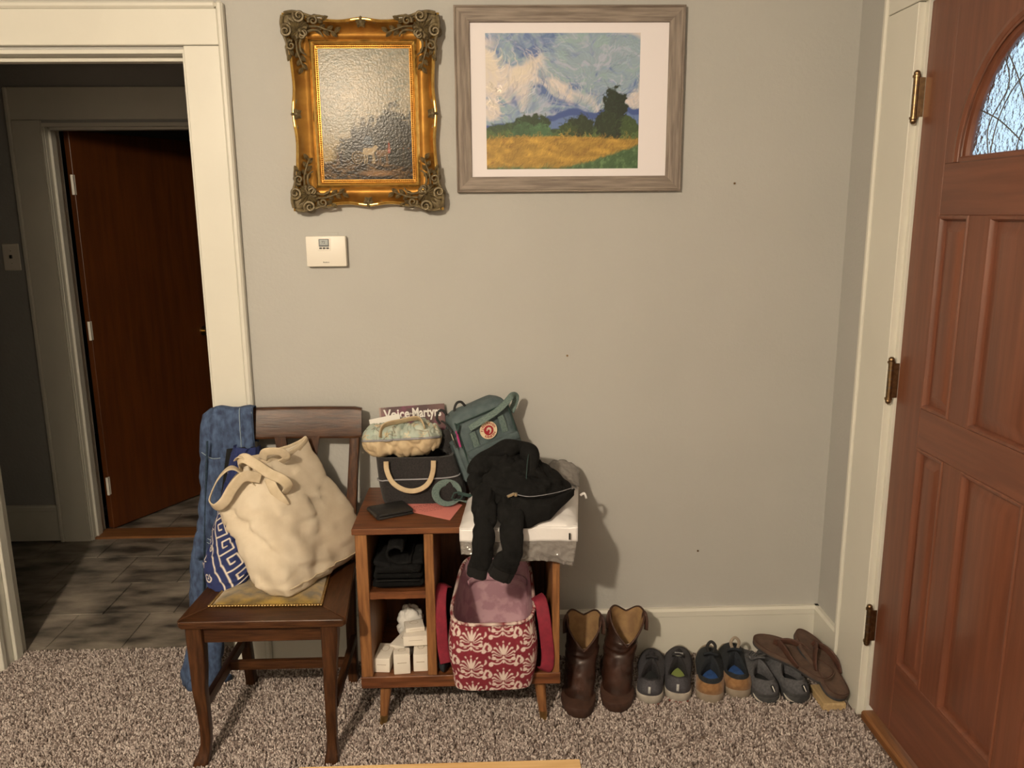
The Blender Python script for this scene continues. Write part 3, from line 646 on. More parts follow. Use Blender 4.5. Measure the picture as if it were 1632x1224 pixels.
# ------------------------------------------------------------------ grey framed print
def greyframe():
    x0, x1, z0, z1 = -.0865, .6165, 1.618, 2.1645; cx, cz = (x0+x1)/2, (z0+z1)/2
    t = thing('framed_print', 'landscape print in wide weathered grey wood frame right of the gilded picture', 'picture', (cx, -.002, cz))
    prof = [(0, -.002), (0, -.021), (.002, -.0225), (.0045, -.022), (.007, -.019), (.008, -.020), (.043, -.0165), (.046, -.016), (.047, -.013), (.047, -.004)]
    def side(a, b, n, m):      # a->b outer corners in xz, n inward
        q = MB(); d = Vector((b[0]-a[0], 0, b[1]-a[1])).normalized(); rings = [[], []]
        for o, y in prof:
            rings[0].append(Vector((a[0], y-.002, a[1]))+n*o+d*o); rings[1].append(Vector((b[0], y-.002, b[1]))+n*o-d*o)
        q.loft(rings); q.build('frame_side', M[m], t, 20)
    side((x0, z0), (x1, z0), Vector((0, 0, 1)), 'greywood'); side((x1, z1), (x0, z1), Vector((0, 0, -1)), 'greywood')
    side((x0, z1), (x0, z0), Vector((1, 0, 0)), 'greywoodz'); side((x1, z0), (x1, z1), Vector((-1, 0, 0)), 'greywoodz')
    q = MB(); q.box(x0+.042, x1-.042, -.0085, -.004, z0+.042, z1-.042); q.build('mat_board', M['mat'], t)
    pw, ph = .5265-.052, .400; px0, pz0 = .0075, 1.688
    # a plain generic landscape in the same colours: cloudy sky, blue hills, green scrub, golden field
    cv = Canvas(pw, ph, .0019, '8ea3b4'); X, Y = cv.X/pw, cv.Y/ph; A = pw/ph
    wx = nz2(X*A, Y, 3.2, 31, 3); wy = nz2(X*A, Y, 3.2, 77, 3)
    st = nz2(X*A*1.2+wx*1.3, Y*3.2+wy*1.8, 7, 5, 3); st2 = nz2(X*A*1.5+wy*1.6, Y*3+wx*1.6, 11, 15, 3); cl = nz2(X*A+wx*.5, Y*1.25+wy*.5, 4.2, 55, 4)
    cv.blend(np.clip(st*3-1.1, 0, 1)*.8, '6f86b4'); cv.blend(np.clip(st2*3.4-1.8, 0, 1)*.75, '93b0ae'); cv.blend(np.clip(st*5-3.0, 0, 1)*.8, '4a629c')
    cv.blend(np.clip(nz2(X*A+wx, Y*4+wy*2, 12, 91, 2)*5-3, 0, 1)*.6, 'b7b9d0')
    cv.blend(np.clip(cl*7-3.75, 0, 1)*.93, 'd6cdcb'); cv.blend(np.clip(cl*7-4.6, 0, 1)*np.clip(st2*3-1.1, 0, 1)*.5, 'b9b3c6'); cv.blend(np.clip(cl*9-5.9, 0, 1)*.6, 'dfd5c0')
    for _ in range(1100):
        x, y = rng.random()*pw, (.38+.62*rng.random())*ph; i = min(cv.nx-1, int(x/pw*cv.nx)); j = min(cv.ny-1, int(y/ph*cv.ny)); c = cv.C[j, i]*(.8+.42*rng.random())
        a = 6*(wx[j, i]-.5)+2.5*(wy[j, i]-.5); l = .006+.014*rng.random()
        cv.stroke([(x, y), (x+l*math.cos(a), y+l*math.sin(a)), (x+1.8*l*math.cos(a+.4), y+1.8*l*math.sin(a+.4))], .0011, c, alpha=.7)
    def band(h, col, k=90): cv.blend(np.clip((h-Y)*k, 0, 1), col)
    nh = nz2(X*A, X*0+.3, 6, 61, 3)
    band(.325+.14*nh+.06*np.clip((X-.35)*2.2, 0, 1)-.06*np.clip((.3-X)*3, 0, 1), '3f5590'); band(.300+.12*nh+.05*np.clip((X-.4)*2, 0, 1)-.05*np.clip((.3-X)*3, 0, 1), '6078ac')
    band(.285+.10*nz2(X*A, Y*0, 9, 71, 3), '34482f'); band(.255+.07*nz2(X*A, Y*0, 12, 81, 3), '4c6136')
    for cx_, cy_, rx, ry, c in ((.30, .305, .12, .11, '2c3d28'), (.24, .27, .09, .08, '3c5a3c'), (.36, .27, .08, .07, '446544'), (.62, .32, .09, .08, '26331f'), (.54, .29, .07, .05, '364726'), (.84, .40, .09, .21, '1e2a1d'), (.79, .33, .08, .11, '24311f'), (.93, .31, .06, .09, '3a4d2a')):
        d = ((X-cx_)/rx)**2+((Y-cy_)/ry)**2+1.1*(nz2(X*A, Y, 34, int(cx_*99), 2)-.5); cv.blend(np.clip((1-d)*6, 0, 1), c)
    fld = .235+.015*np.sin(X*4)-.0*X; m_ = np.clip((fld-Y)*70, 0, 1); cv.blend(m_, '9a7a35'); cv.blend(m_*np.clip(nz2(X*A, Y*2.4, 12, 44)*3-1.2, 0, 1), 'c09a44'); cv.blend(m_*np.clip(nz2(X*A*1.4, Y*3, 16, 47)*3-1.7, 0, 1), '7d5a2a')
    g = np.clip((.02+.17*np.clip((X-.5)*2, 0, 1)**1.3+.03*(nz2(X*A, Y, 20, 2)-.5)-Y)*50, 0, 1); cv.blend(g, '405c3a'); cv.blend(g*np.clip(nz2(X*A, Y, 40, 6)*3-1.6, 0, 1), '6b8a5c')
    for _ in range(1500):
        x, y = rng.random()*pw, rng.random()*.235*ph; i = min(cv.nx-1, int(x/pw*cv.nx)); j = min(cv.ny-1, int(y/ph*cv.ny)); c = cv.C[j, i]*(.62+.75*rng.random()); a = .9+rng.normal()*.35; l = .005+.008*rng.random()
        cv.stroke([(x, y), (x+l*math.cos(a), y+l*math.sin(a))], .0008, c, alpha=.75)
    for _ in range(1300):
        x, y = rng.random()*pw, (.22+.4*rng.random())*ph; i = min(cv.nx-1, int(x/pw*cv.nx)); j = min(cv.ny-1, int(y/ph*cv.ny)); c = cv.C[j, i]
        if c[2] > c[1]*.95: continue
        a = rng.random()*PI; l = .004+.007*rng.random(); cv.stroke([(x, y), (x+l*math.cos(a), y+l*math.sin(a)), (x+1.6*l*math.cos(a+.7), y+1.6*l*math.sin(a+.7))], .0009, c*(.5+1.3*rng.random()), alpha=.75)
    painted('print', M['c_print'], t, cv, lambda u, v: (px0+u, -.0090, pz0+v), label='plain painted landscape of clouds, hills and golden field')
greyframe()

# ------------------------------------------------------------------ thermostat
def thermostat():
    cx, cz = -.5035, 1.440
    t = thing('thermostat', 'small cream thermostat with grey display under the gilded picture', 'thermostat', (cx, -.001, cz))
    q = MB(); q.box(cx-.0625, cx+.0625, -.028, -.001, cz-.0475, cz+.0475, .004, seg=2); q.build('housing', M['white'], t)
    q = MB(); q.box(cx-.025, cx+.015, -.0292, -.026, cz+.002, cz+.042, .001); q.build('display_surround', M['white'], t)
    q = MB(); q.box(cx-.0215, cx+.0105, -.0302, -.027, cz+.0145, cz+.0385, .001); d = q.build('display', M['lcddark'], t)
    q = MB(); q.box(cx-.0185, cx+.0075, -.0306, -.030, cz+.020, cz+.0365, 0); q.build('screen', M['lcd'], d)
    q = MB()
    text_mb('72', .012, Matrix.Translation((cx-.007, -.0308, cz+.028)) @ UP, q, .0002, .0001); q.build('digits', M['lcddark'], d, 0)
    for i in range(3):
        q = MB(); q.box(cx-.0205+i*.0108, cx-.0117+i*.0108, -.0312, -.028, cz+.0075, cz+.0125, .001); q.build('button', M['black'], t)
    q = MB(); text_mb('Braeburn', .0052, Matrix.Translation((cx-.001, -.0283, cz-.034)) @ UP, q, .00008, .0002); q.build('lettering', M['black'], t, 0)
    q = MB(); q.box(cx-.026, cx+.036, -.0018, 0, cz+.04, cz+.0585, .0006); q.build('old_wall_plate', M['wall'], t)
thermostat()
for k, (x, z) in enumerate(((.794, 1.64), (.2635, 1.0915), (.725, .393))):
    b = MB(); b.tube([(x, .004, z), (x, -.004, z)], .0022, 8); b.tube([(x, -.003, z), (x, -.0045, z)], .0035, 8)
    tag(b.build('nail', M['bronze']), ['small nail in the grey wall right of the framed print', 'tiny nail high in the wall above the backpack', 'tiny nail low in the wall above the row of shoes'][k], 'nail')

# ------------------------------------------------------------------ oak chair
def chair():
    t = thing('dining_chair', 'dark oak dining chair with an olive velvet seat pad', 'chair', (-.64, -.34, 0))
    def part(n, q, m='oak', lab=None, sm=35): return q.build(n, M[m], t, sm, lab)
    # seat frame of four boards round the pad, rounded front
    z0, z1 = .437, .458
    F = [(-.868, -.548), (-.402, -.556)]; B = [(-.842, -.128), (-.440, -.128)]
    I = [(-.806, -.468), (-.486, -.476), (-.508, -.190), (-.782, -.186)]
    def slab(name, pts, m):
        q = MB(); n = len(pts); c = Vector((sum(p[0] for p in pts)/n, sum(p[1] for p in pts)/n))
        def rg(z, i): return [(p[0]+(c[0]-p[0])*i, p[1]+(c[1]-p[1])*i, z) for p in pts]
        q.loft([rg(z0, .03), rg(z0+.006, 0), rg(z1-.005, 0), rg(z1-.0015, .008), rg(z1, .035)]); part(name, q, m, sm=25)
    slab('seat_rail', [F[0], (-.862, -.556), (-.408, -.563), F[1], I[1], I[0]], 'oakx')
    slab('seat_rail', [B[0], B[1], I[2], I[3]], 'oakx')
    slab('seat_rail', [F[0], I[0], I[3], B[0]], 'oaky'); slab('seat_rail', [F[1], B[1], I[2], I[1]], 'oaky')
    q = MB()
    def pad(u, v):
        a = Vector((*I[0], 0)).lerp(Vector((*I[1], 0)), u); b = Vector((*I[3], 0)).lerp(Vector((*I[2], 0)), u); p = a.lerp(b, v)
        e = (1-(2*u-1)**6)*(1-(2*v-1)**6); p.z = .4565+.016*e**.6+.002*sn(p, 30); return p
    q.grid(pad, 30, 28); q.build('seat_pad', M['velvet'], t, 180, 'olive gold velvet pad')
    q = MB()
    for a, b, n in ((I[0], I[1], 38), (I[1], I[2], 34), (I[3], I[0], 34)):
        for i in range(n):
            x, y = lerp(a[0], b[0], i/n), lerp(a[1], b[1], i/n); q.sphere((x, y, .461), (.0052, .0052, .0038), 6, 5)
    s = q.build('nail_head_trim', M['brass'], t, 180); s['kind'] = 'stuff'
    # cabriole front legs
    def leg(sec):
        q = MB(); r = []
        for z, x, y, w_ in sec: r.append(sring(x, y, z, w_/2, w_/2, 7, 20))
        q.loft(r); part('front_leg', q)
    leg([(.437, -.829, -.523, .046), (.40, -.829, -.524, .046), (.36, -.8265, -.527, .046), (.30, -.8255, -.531, .042), (.24, -.8275, -.533, .037), (.18, -.8245, -.532, .033), (.12, -.8235, -.528, .030), (.07, -.8265, -.526, .029), (.04, -.8325, -.529, .033), (.022, -.8385, -.534, .041), (.008, -.841, -.537, .044), (0, -.841, -.537, .041)])
    leg([(.437, -.452, -.531, .048), (.40, -.452, -.532, .048), (.36, -.454, -.535, .044), (.30, -.4565, -.539, .038), (.24, -.459, -.541, .034), (.18, -.461, -.540, .031), (.12, -.463, -.536, .029), (.07, -.4645, -.534, .029), (.04, -.465, -.537, .033), (.022, -.466, -.541, .039), (.008, -.4665, -.543, .041), (0, -.4665, -.543, .038)])
    # rear posts running up into the back
    for s_ in (0, 1):
        q = MB(); r = []
        for z, x, y, w_, d_ in ((0, (-.812, -.470)[s_], -.130, .032, .036), (.2, (-.818, -.466)[s_], -.142, .032, .036), (.43, (-.825, -.460)[s_], -.148, .034, .038), (.55, (-.830, -.452)[s_], -.140, .033, .032), (.75, (-.839, -.438)[s_], -.108, .032, .026), (.86, (-.844, -.431)[s_], -.086, .032, .024)):
            r.append(sring(x, y, z, w_/2, d_/2, 8, 16))
        q.loft(r); part('rear_post', q)
    # aprons and stretchers
    for b in ((-.806, -.476, -.530, -.508, .380, .437), (-.81, -.478, -.150, -.132, .385, .437)):
        q = MB(); q.box(*b, .002); part('apron', q, 'oakx')
    for xa, xb in ((-.829, -.824), (-.454, -.461)):
        q = MB(); q.tube([(xa, -.51, .41), (xb, -.16, .41)], 1, 4+4, flat=(.028, .010), up=(0, 0, 1)); part('apron', q, 'oaky')
        q = MB(); q.tube([(xa, -.515, .175), (xb+.003, -.15, .175)], 1, 8, flat=(.017, .010), up=(0, 0, 1)); part('stretcher', q, 'oaky')
    q = MB(); q.tube([(-.824, -.30, .175), (-.460, -.30, .175)], 1, 8, flat=(.016, .010), up=(0, 0, 1)); part('stretcher', q, 'oakx')
    # crest rail, slightly curved, leaning back
    q = MB(); r = []
    for i in range(21):
        u = i/20; x = lerp(-.868, -.408, u); yb = -.083+.012*math.sin(PI*u); e = 1-(abs(2*u-1))**22*.10
        zc = .897; hh = .049*e
        sec = []
        for k in range(16):
            a = 2*PI*k/16; c, s_ = math.cos(a), math.sin(a); yy = math.copysign(abs(c)**.35, c)*.0115; zz = math.copysign(abs(s_)**.22, s_)*hh
            sec.append((x, yb+yy+zz*.28, zc+zz))
        r.append(sec)
    q.loft(r); part('crest_rail', q, 'oakx')
    # centre splat with U shaped cut-out
    L_ = [(-.688, .856), (-.679, .80), (-.668, .72), (-.658, .60), (-.652, .47)]; R_ = [(-.582, .47), (-.576, .60), (-.563, .72), (-.552, .80), (-.544, .856)]
    U = [(-.582, .856), (-.586, .825), (-.598, .803), (-.617, .796), (-.636, .803), (-.648, .825), (-.652, .856)]
    def yat(z): return -.150+.060*max(0, (z-.46)/.40)**1.4
    for nm, pts in (('splat', L_+R_+U),):
        q = MB(); q.prism(pts, -.006, .006); q.v = [(p[0], p[1]+yat(p[2]), p[2]) for p in q.v]; part(nm, q)
chair()

# ------------------------------------------------------------------ small cabinet
def cabinet():
    t = thing('cabinet', 'small open walnut cabinet on splayed tapered legs', 'cabinet', (-.095, -.21, 0))
    def bx(n, b, m, bev=.002, lab=None): q = MB(); q.box(*b, bev); return q.build(n, M[m], t, 35, lab)
    bx('top', (-.404, .212, -.398, -.026, .637, .656), 'walx'); bx('bottom', (-.398, .209, -.395, -.032, .139, .177), 'walx')
    bx('side_panel', (-.396, -.361, -.394, -.032, .177, .637), 'wal'); bx('side_panel', (.184, .206, -.394, -.032, .177, .637), 'wal')
    bx('divider', (-.195, -.167, -.392, -.034, .177, .637), 'wal'); bx('back_panel', (-.361, .184, -.040, -.032, .177, .637), 'waldark', 0)
    q = MB(); pts = [(-.361, -.04), (-.195, -.04), (-.195, -.388)]+[(lerp(-.195, -.361, i/20), -.389+.0012*math.sin(i*1.3)+.0015*math.sin(i*.5)) for i in range(1, 20)]+[(-.361, -.388)]
    n = len(pts); q.add([(p[0], p[1], .430) for p in pts]+[(p[0], p[1], .4535) for p in pts], [tuple(range(n)), tuple(range(2*n-1, n-1, -1))]+[(i, (i+1) % n, (i+1) % n+n, i+n) for i in range(n)])
    q.build('shelf', M['walx'], t, 30, 'shelf with a rough worn front edge')
    for sx, xa, xb in ((0, -.327, -.340), (1, .146, .160)):
        for ya, yb in ((-.350, -.372), (-.075, -.055)):
            q = MB(); A = Vector((xa, ya, .140)); B = Vector((xb, yb, 0)); r = []
            for u in (0, .02, .5, .76): p = A.lerp(B, u); r.append(sring(p.x, p.y, p.z, lerp(.0195, .0105, u), lerp(.0195, .0105, u), 2, 18))
            q.loft(r); lg = q.build('leg', M['wal'], t)
            q = MB(); r = []
            for u in (.755, .76, .99, 1): p = A.lerp(B, u); r.append(sring(p.x, p.y, p.z, lerp(.0205, .0108, u)-(.002 if u == 1 else 0), lerp(.0205, .0108, u)-(.002 if u == 1 else 0), 2, 18))
            q.loft(r); q.build('ferrule', M['brass'], lg, label='brass foot')
cabinet()

# ------------------------------------------------------------------ soft goods helpers
def fold(p, s, k=1.0, ax=(1, 1, 1)):      # ridged, slightly warped folds
    q = Vector((p[0]*ax[0], p[1]*ax[1], p[2]*ax[2]))*(s*1.5); w_ = mnoise.noise(q*.6+Vector((7, 3, 1)))*.9; r = max(0, 1-abs(mnoise.noise(q+Vector((w_, w_, -w_))))*3.6); return k*(.55+.8*mnoise.noise(q*.55+Vector((3, 9, 2)))-1.0*r**1.4)
def strap(pts, wd, th, up=(0, 0, 1), n=10, k=8): q = MB(); q.tube(smoothpath(pts, k), 1, n, flat=(wd/2, th/2), up=up); return q

# ---- denim garment over the left end of the chair back
def denim():
    t = thing('denim_jeans', 'blue denim jeans draped over the left corner of the oak chair back', 'jeans', (-.90, -.10, 0))
    # long leg hanging outside the chair
    S_ = [(.02, -.985, -.115, .060, .050), (.05, -.985, -.11, .066, .050), (.12, -.968, -.105, .060, .044), (.25, -.945, -.10, .066, .040), (.40, -.925, -.10, .068, .038), (.55, -.905, -.095, .060, .038), (.68, -.893, -.09, .056, .038), (.80, -.882, -.085, .052, .036), (.88, -.873, -.082, .050, .034), (.935, -.862, -.080, .046, .030), (.950, -.858, -.078, .032, .018)]
    q = MB(); r = []
    zs = np.linspace(.006, .950, 56)
    for z in zs:
        c = [interp(z, [s[0] for s in S_], [s[k] for s in S_]) for k in (1, 2, 3, 4)]
        def f(p, th, z=z):
            d = .010*fold((p.x, p.y, p.z), 9, ax=(1.6, 1.6, .5))+.004*sn(p, 30); n = Vector((p.x-c[0], p.y-c[1], 0)); return p+n.normalized()*(d-.006)
        r.append(sring(c[0], c[1], z, c[2], c[3], 2.4, 44, f=f))
    q.loft(r); leg = q.build('trouser_leg', M['denim'], t, 180)
    q = MB(); q.tube([(-.962+ (z-.12)*.105, -.150+(.003*math.sin(z*9)), z) for z in np.linspace(.06, .86, 24)], .0035, 6); q.build('side_seam', M['denimd'], leg, 180)
    # waist flap folded over the crest rail
    q = MB()
    path = smoothpath([(0, -.062, .83), (0, -.056, .90), (0, -.058, .945), (0, -.080, .956), (0, -.102, .948), (0, -.108, .90), (0, -.112, .84), (0, -.118, .775), (0, -.122, .72)], 6)
    def f(u, v):
        i = v*(len(path)-1); k = min(int(i), len(path)-2); p = path[k].lerp(path[k+1], i-k)
        x = lerp(-.872, -.748, u)+.012*(v-.5)*(1-u); return (x, p.y-.004*fold((x, 0, p.z), 14)-.003*sn((x, p.y, p.z), 25), p.z+.003*math.sin(u*9))
    q.grid(f, 22, 40); fl = q.build('waist_flap', M['denim'], t, 180, solid=.004)
    for u in (.97, .66):
        q = MB(); q.tube([Vector(f(u, v))+Vector((0, -.0025, 0)) for v in np.linspace(.45, .98, 24)], .0013, 5); q.build('stitching', M['thread'], fl, 180)
    q = MB(); q.grid(lambda u, v: Vector(f(.68+.30*u, .42+.56*v))+Vector((0, -.0045, 0)), 8, 24); q.build('fly_placket', M['denim'], fl, 180, solid=.003)
    # front panel falling behind the bags
    q = MB()
    def g(u, v): x = lerp(-.90, -.735, u)+lerp(0, -.05, v)*(1-u*.3); z = lerp(.80, .47, v); return (x, -.135-.012*math.sin(u*7+v*2)-.015*v, z)
    q.grid(g, 20, 24); q.build('front_panel', M['denim'], t, 180, solid=.004)
    for pts in ([(-.930, -.134, .82), (-.900, -.135, .80), (-.872, -.134, .80)], [(-.960, -.150, .56), (-.92, -.150, .53), (-.885, -.148, .52)], [(-.960, -.150, .545), (-.92, -.150, .515), (-.885, -.148, .505)]):
        q = MB(); q.tube(smoothpath([Vector(p)+Vector((.02, 0, 0)) for p in pts], 6), .0012, 5); q.build('stitching', M['thread'], leg, 180)
    # hem bunched on the carpet
    q = MB(); q.tube(smoothpath([(-.995, -.18, .02), (-.985, -.13, .026), (-.93, -.10, .024), (-.90, -.13, .02)], 7), lambda u: .018+.006*math.sin(u*14), 12); q.build('hem', M['denim'], t, 180)
denim()

# ---- blue printed bag
def bluebag():
    t = thing('blue_print_bag', 'navy bag with a white key meander print wedged left of the canvas tote', 'bag', (-.80, -.30, .458))
    cv = Canvas(.26, .40, .0016, '1e2a5a'); wh = 'd9cfc0'; u_ = .0082
    def key(ox, oy, ang, n=4):
        c, s_ = math.cos(ang), math.sin(ang); T_ = lambda x, y: (ox+(x*c-y*s_)*u_, oy+(x*s_+y*c)*u_)
        for k in range(n):
            b = k*6.0
            cv.stroke([T_(b+x, y) for x, y in ((-1, 0), (5, 0), (5, 5), (1, 5), (1, 2), (3, 2), (3, 3.4))], .0019, wh)
            cv.stroke([T_(b+x, y) for x, y in ((5, 0), (5, 0.01))], .0019, wh)
        cv.stroke([T_(-2, -2.2), T_(n*6, -2.2)], .0017, wh); cv.stroke([T_(-2, 7.2), T_(n*6, 7.2)], .0017, wh)
    key(.040, .215, math.radians(-60), 5); key(.155, .33, math.radians(-60), 6)
    def flower(x, y, r, n=8, a0=0):
        for k in range(n):
            a = a0+2*PI*k/n; cv.stroke([(x+r*.3*math.cos(a), y+r*.3*math.sin(a)), (x+r*math.cos(a), y+r*math.sin(a))], lambda q: r*.17*math.sin(PI*(q*.8+.15)), wh)
    flower(.135, .255, .030, 9); flower(.05, .06, .022, 7, .4); flower(.045, .155, .02, 6); flower(.215, .15, .026, 9); flower(.03, .32, .025, 8); flower(.2, .33, .03, 9)
    for x, y, r, a, s_ in ((.045, .118, .014, 0, 1), (.07, .105, .010, 2, -1), (.03, .20, .012, 1, 1), (.2, .05, .016, 2, 1), (.16, .36, .016, 0, -1), (.09, .03, .014, 1, -1)):
        cv.stroke(spiral(x, y, r, a, 1.4, 26, s_), .0013, wh)
    cv.stroke(smoothpath2([(.11, .30), (.135, .255), (.16, .22), (.15, .19)]), .0012, wh)
    # bulging front surface, wrapped round both sides
    def f(u, v):
        U, V = u/.26, v/.40
        w_ = lerp(.088, .034, max(0, V-.12)**.9) if V > .12 else lerp(.070, .088, V/.12)
        cx = lerp(-.800, -.756, V); cz = .462+.385*V
        a = (U-.5)*PI*1.25; y = -.262-.085*math.cos(a)*(1-.62*V)-.03*(1-V)+.008*fold((u, v, 0), 14)
        lift = .03*(abs(U-.5)*2)**2*(1-V)**3
        return (cx+w_*math.sin(a)*1.0+.008*sn((u, v, 3), 15), y+.10*V, cz+.012*sn((u, v, 9), 9)*(1-V)+lift-.010*(1-V)*math.cos(a)*0)
    painted('bag_body', M['c_cloth'], t, cv, f)
    q = MB(); q.grid(lambda u, v: (lerp(-.875, -.725, u)+.045*v, -.225+.09*v+.02*math.sin(u*PI), .470+.36*v), 12, 14); q.build('back_side', M['c_cloth'], t, 180, solid=.003)
    bo = [c for c in bpy.data.objects if c.parent == t][-1]; a = bo.data.color_attributes.new('Col', 'FLOAT_COLOR', 'POINT')
    a.data.foreach_set('color', np.tile(np.array([*srgb('1e2a5a'), 1], np.float32), len(bo.data.vertices)))
def smoothpath2(pts, n=6): return [(p.x, p.y) for p in smoothpath([(a, b, 0) for a, b in pts], n)]
bluebag()

# ---- canvas tote slumped on the seat
def tote():
    t = thing('canvas_tote', 'natural cream canvas tote bag slumped on the chair seat', 'tote bag', (-.58, -.30, .472))
    # sections: z, then outline as control points (x, y) front-left corner, front, right side..., going round
    sec = [
        (.476, [(-.668, -.405), (-.640, -.442), (-.590, -.460), (-.555, -.420), (-.505, -.300), (-.452, -.195), (-.480, -.165), (-.560, -.175), (-.625, -.220), (-.665, -.320)]),
        (.500, [(-.690, -.415), (-.655, -.455), (-.590, -.468), (-.548, -.420), (-.490, -.300), (-.428, -.185), (-.462, -.155), (-.560, -.165), (-.640, -.215), (-.690, -.320)]),
        (.560, [(-.710, -.405), (-.665, -.440), (-.600, -.452), (-.553, -.410), (-.490, -.290), (-.418, -.165), (-.460, -.140), (-.570, -.160), (-.660, -.210), (-.712, -.310)]),
        (.620, [(-.735, -.390), (-.690, -.420), (-.622, -.430), (-.570, -.385), (-.505, -.275), (-.440, -.155), (-.480, -.135), (-.590, -.160), (-.690, -.215), (-.742, -.305)]),
        (.660, [(-.775, -.370), (-.710, -.405), (-.640, -.412), (-.582, -.370), (-.520, -.265), (-.462, -.152), (-.500, -.135), (-.610, -.165), (-.715, -.220), (-.785, -.305)]),
        (.700, [(-.785, -.355), (-.728, -.385), (-.655, -.395), (-.595, -.352), (-.540, -.255), (-.490, -.150), (-.520, -.138), (-.625, -.170), (-.728, -.222), (-.792, -.295)]),
        (.750, [(-.775, -.335), (-.738, -.358), (-.672, -.362), (-.612, -.325), (-.565, -.245), (-.525, -.148), (-.545, -.140), (-.638, -.178), (-.728, -.225), (-.778, -.285)]),
        (.800, [(-.752, -.315), (-.730, -.330), (-.685, -.332), (-.636, -.298), (-.595, -.232), (-.560, -.148), (-.575, -.144), (-.652, -.186), (-.715, -.232), (-.752, -.280)]),
        (.835, [(-.738, -.298), (-.722, -.310), (-.688, -.310), (-.650, -.280), (-.610, -.222), (-.578, -.150), (-.590, -.146), (-.660, -.192), (-.705, -.235), (-.738, -.270)]),
    ]
    def ringpts(P, z, n=6):
        m = len(P); Q = [Vector((*P[i % m], z)) for i in range(m)]; out = []
        for i in range(m):
            p0, p1, p2, p3 = Q[i-1], Q[i], Q[(i+1) % m], Q[(i+2) % m]
            for k in range(n):
                a = k/n; out.append(.5*((2*p1)+(p2-p0)*a+(2*p0-5*p1+4*p2-p3)*a*a+(3*p1-p0-3*p2+p3)*a**3))
        return out
    R_ = [ringpts(P, z) for z, P in sec]; zs = [s[0] for s in sec]
    q = MB(); rings = []; NZ = 56; n = len(R_[0])
    for j in range(NZ+1):
        z = lerp(zs[0], zs[-1], j/NZ); i = int(np.searchsorted(zs, z)-1); i = max(0, min(i, len(zs)-2)); f = (z-zs[i])/(zs[i+1]-zs[i])
        row = []
        for k in range(n):
            p = R_[i][k].lerp(R_[i+1][k], f); a = k/n
            nrm = Vector((p.x+.60, p.y+.28, 0)).normalized()
            d = .014*fold(p, 4.5, ax=(1.5, 1.2, .7))+.006*fold(p, 12, ax=(1.2, 1, .6))+.0022*sn(p, 40)
            # diagonal crease running from the top left gusset to lower right
            cr = (p.x+.70)*.75+(p.z-.66)*1.0; d += -.014*math.exp(-(cr/.014)**2)*(1 if p.y < -.3 else 0)
            cr2 = (p.x+.62)*1.0-(p.z-.74)*-.45; d += .008*math.exp(-(cr2/.02)**2)*(1 if p.y < -.25 else 0)
            p = p+nrm*(d-.006)
            # right hand panel stands up to a peak against the chair back
            if z > .74: p.z += (z-.74)/.095*.028*math.exp(-((a-.545)/.09)**2)
            row.append(p)
        rings.append(row)
    q.loft(rings, True, False); body = q.build('bag_body', M['canvas'], t, 180, solid=.0035)
    # bottom seam
    q = MB(); rw = rings[4]; q.tube([p+Vector((p.x+.60, p.y+.28, 0)).normalized()*.001 for p in rw[14:34]], .0022, 6); q.build('seam', M['canvasd'], body, 180)
    # top hem
    q = MB(); q.tube([p+Vector((0, 0, -.003)) for p in rings[-1]], 1, 8, flat=(.012, .003), up=(0, 0, 1), closed=True); q.build('hem', M['canvasd'], body, 180)
    # drooping handles
    strap([(-.690, -.325, .772), (-.712, -.355, .815), (-.742, -.372, .842), (-.778, -.372, .815), (-.806, -.365, .768), (-.812, -.372, .740), (-.790, -.388, .728), (-.762, -.394, .748), (-.735, -.388, .79), (-.706, -.372, .815), (-.668, -.345, .80)], .032, .004, up=(.2, -1, .2), k=9).build('handle', M['canvasd'], t, 180)
    strap([(-.725, -.315, .80), (-.735, -.330, .845), (-.712, -.345, .862), (-.680, -.350, .845), (-.640, -.350, .815), (-.606, -.345, .795), (-.592, -.338, .772), (-.606, -.335, .748)], .030, .004, up=(.1, -1, .5), k=9).build('handle', M['canvasd'], t, 180)
    strap([(-.672, -.30, .845), (-.660, -.312, .868), (-.635, -.315, .872), (-.612, -.305, .865), (-.603, -.292, .845), (-.622, -.29, .832)], .026, .004, up=(0, -.4, 1), k=9).build('handle', M['canvasd'], t, 180)
    strap([(-.738, -.325, .852), (-.722, -.338, .866), (-.705, -.335, .852), (-.700, -.33, .82)], .028, .004, up=(0, -1, .4), k=8).build('handle', M['canvasd'], t, 180)
    strap([(-.645, -.345, .80), (-.630, -.352, .765), (-.612, -.350, .735), (-.605, -.342, .715)], .034, .004, up=(1, -.3, .2), k=8).build('handle', M['canvasd'], t, 180)
tote()

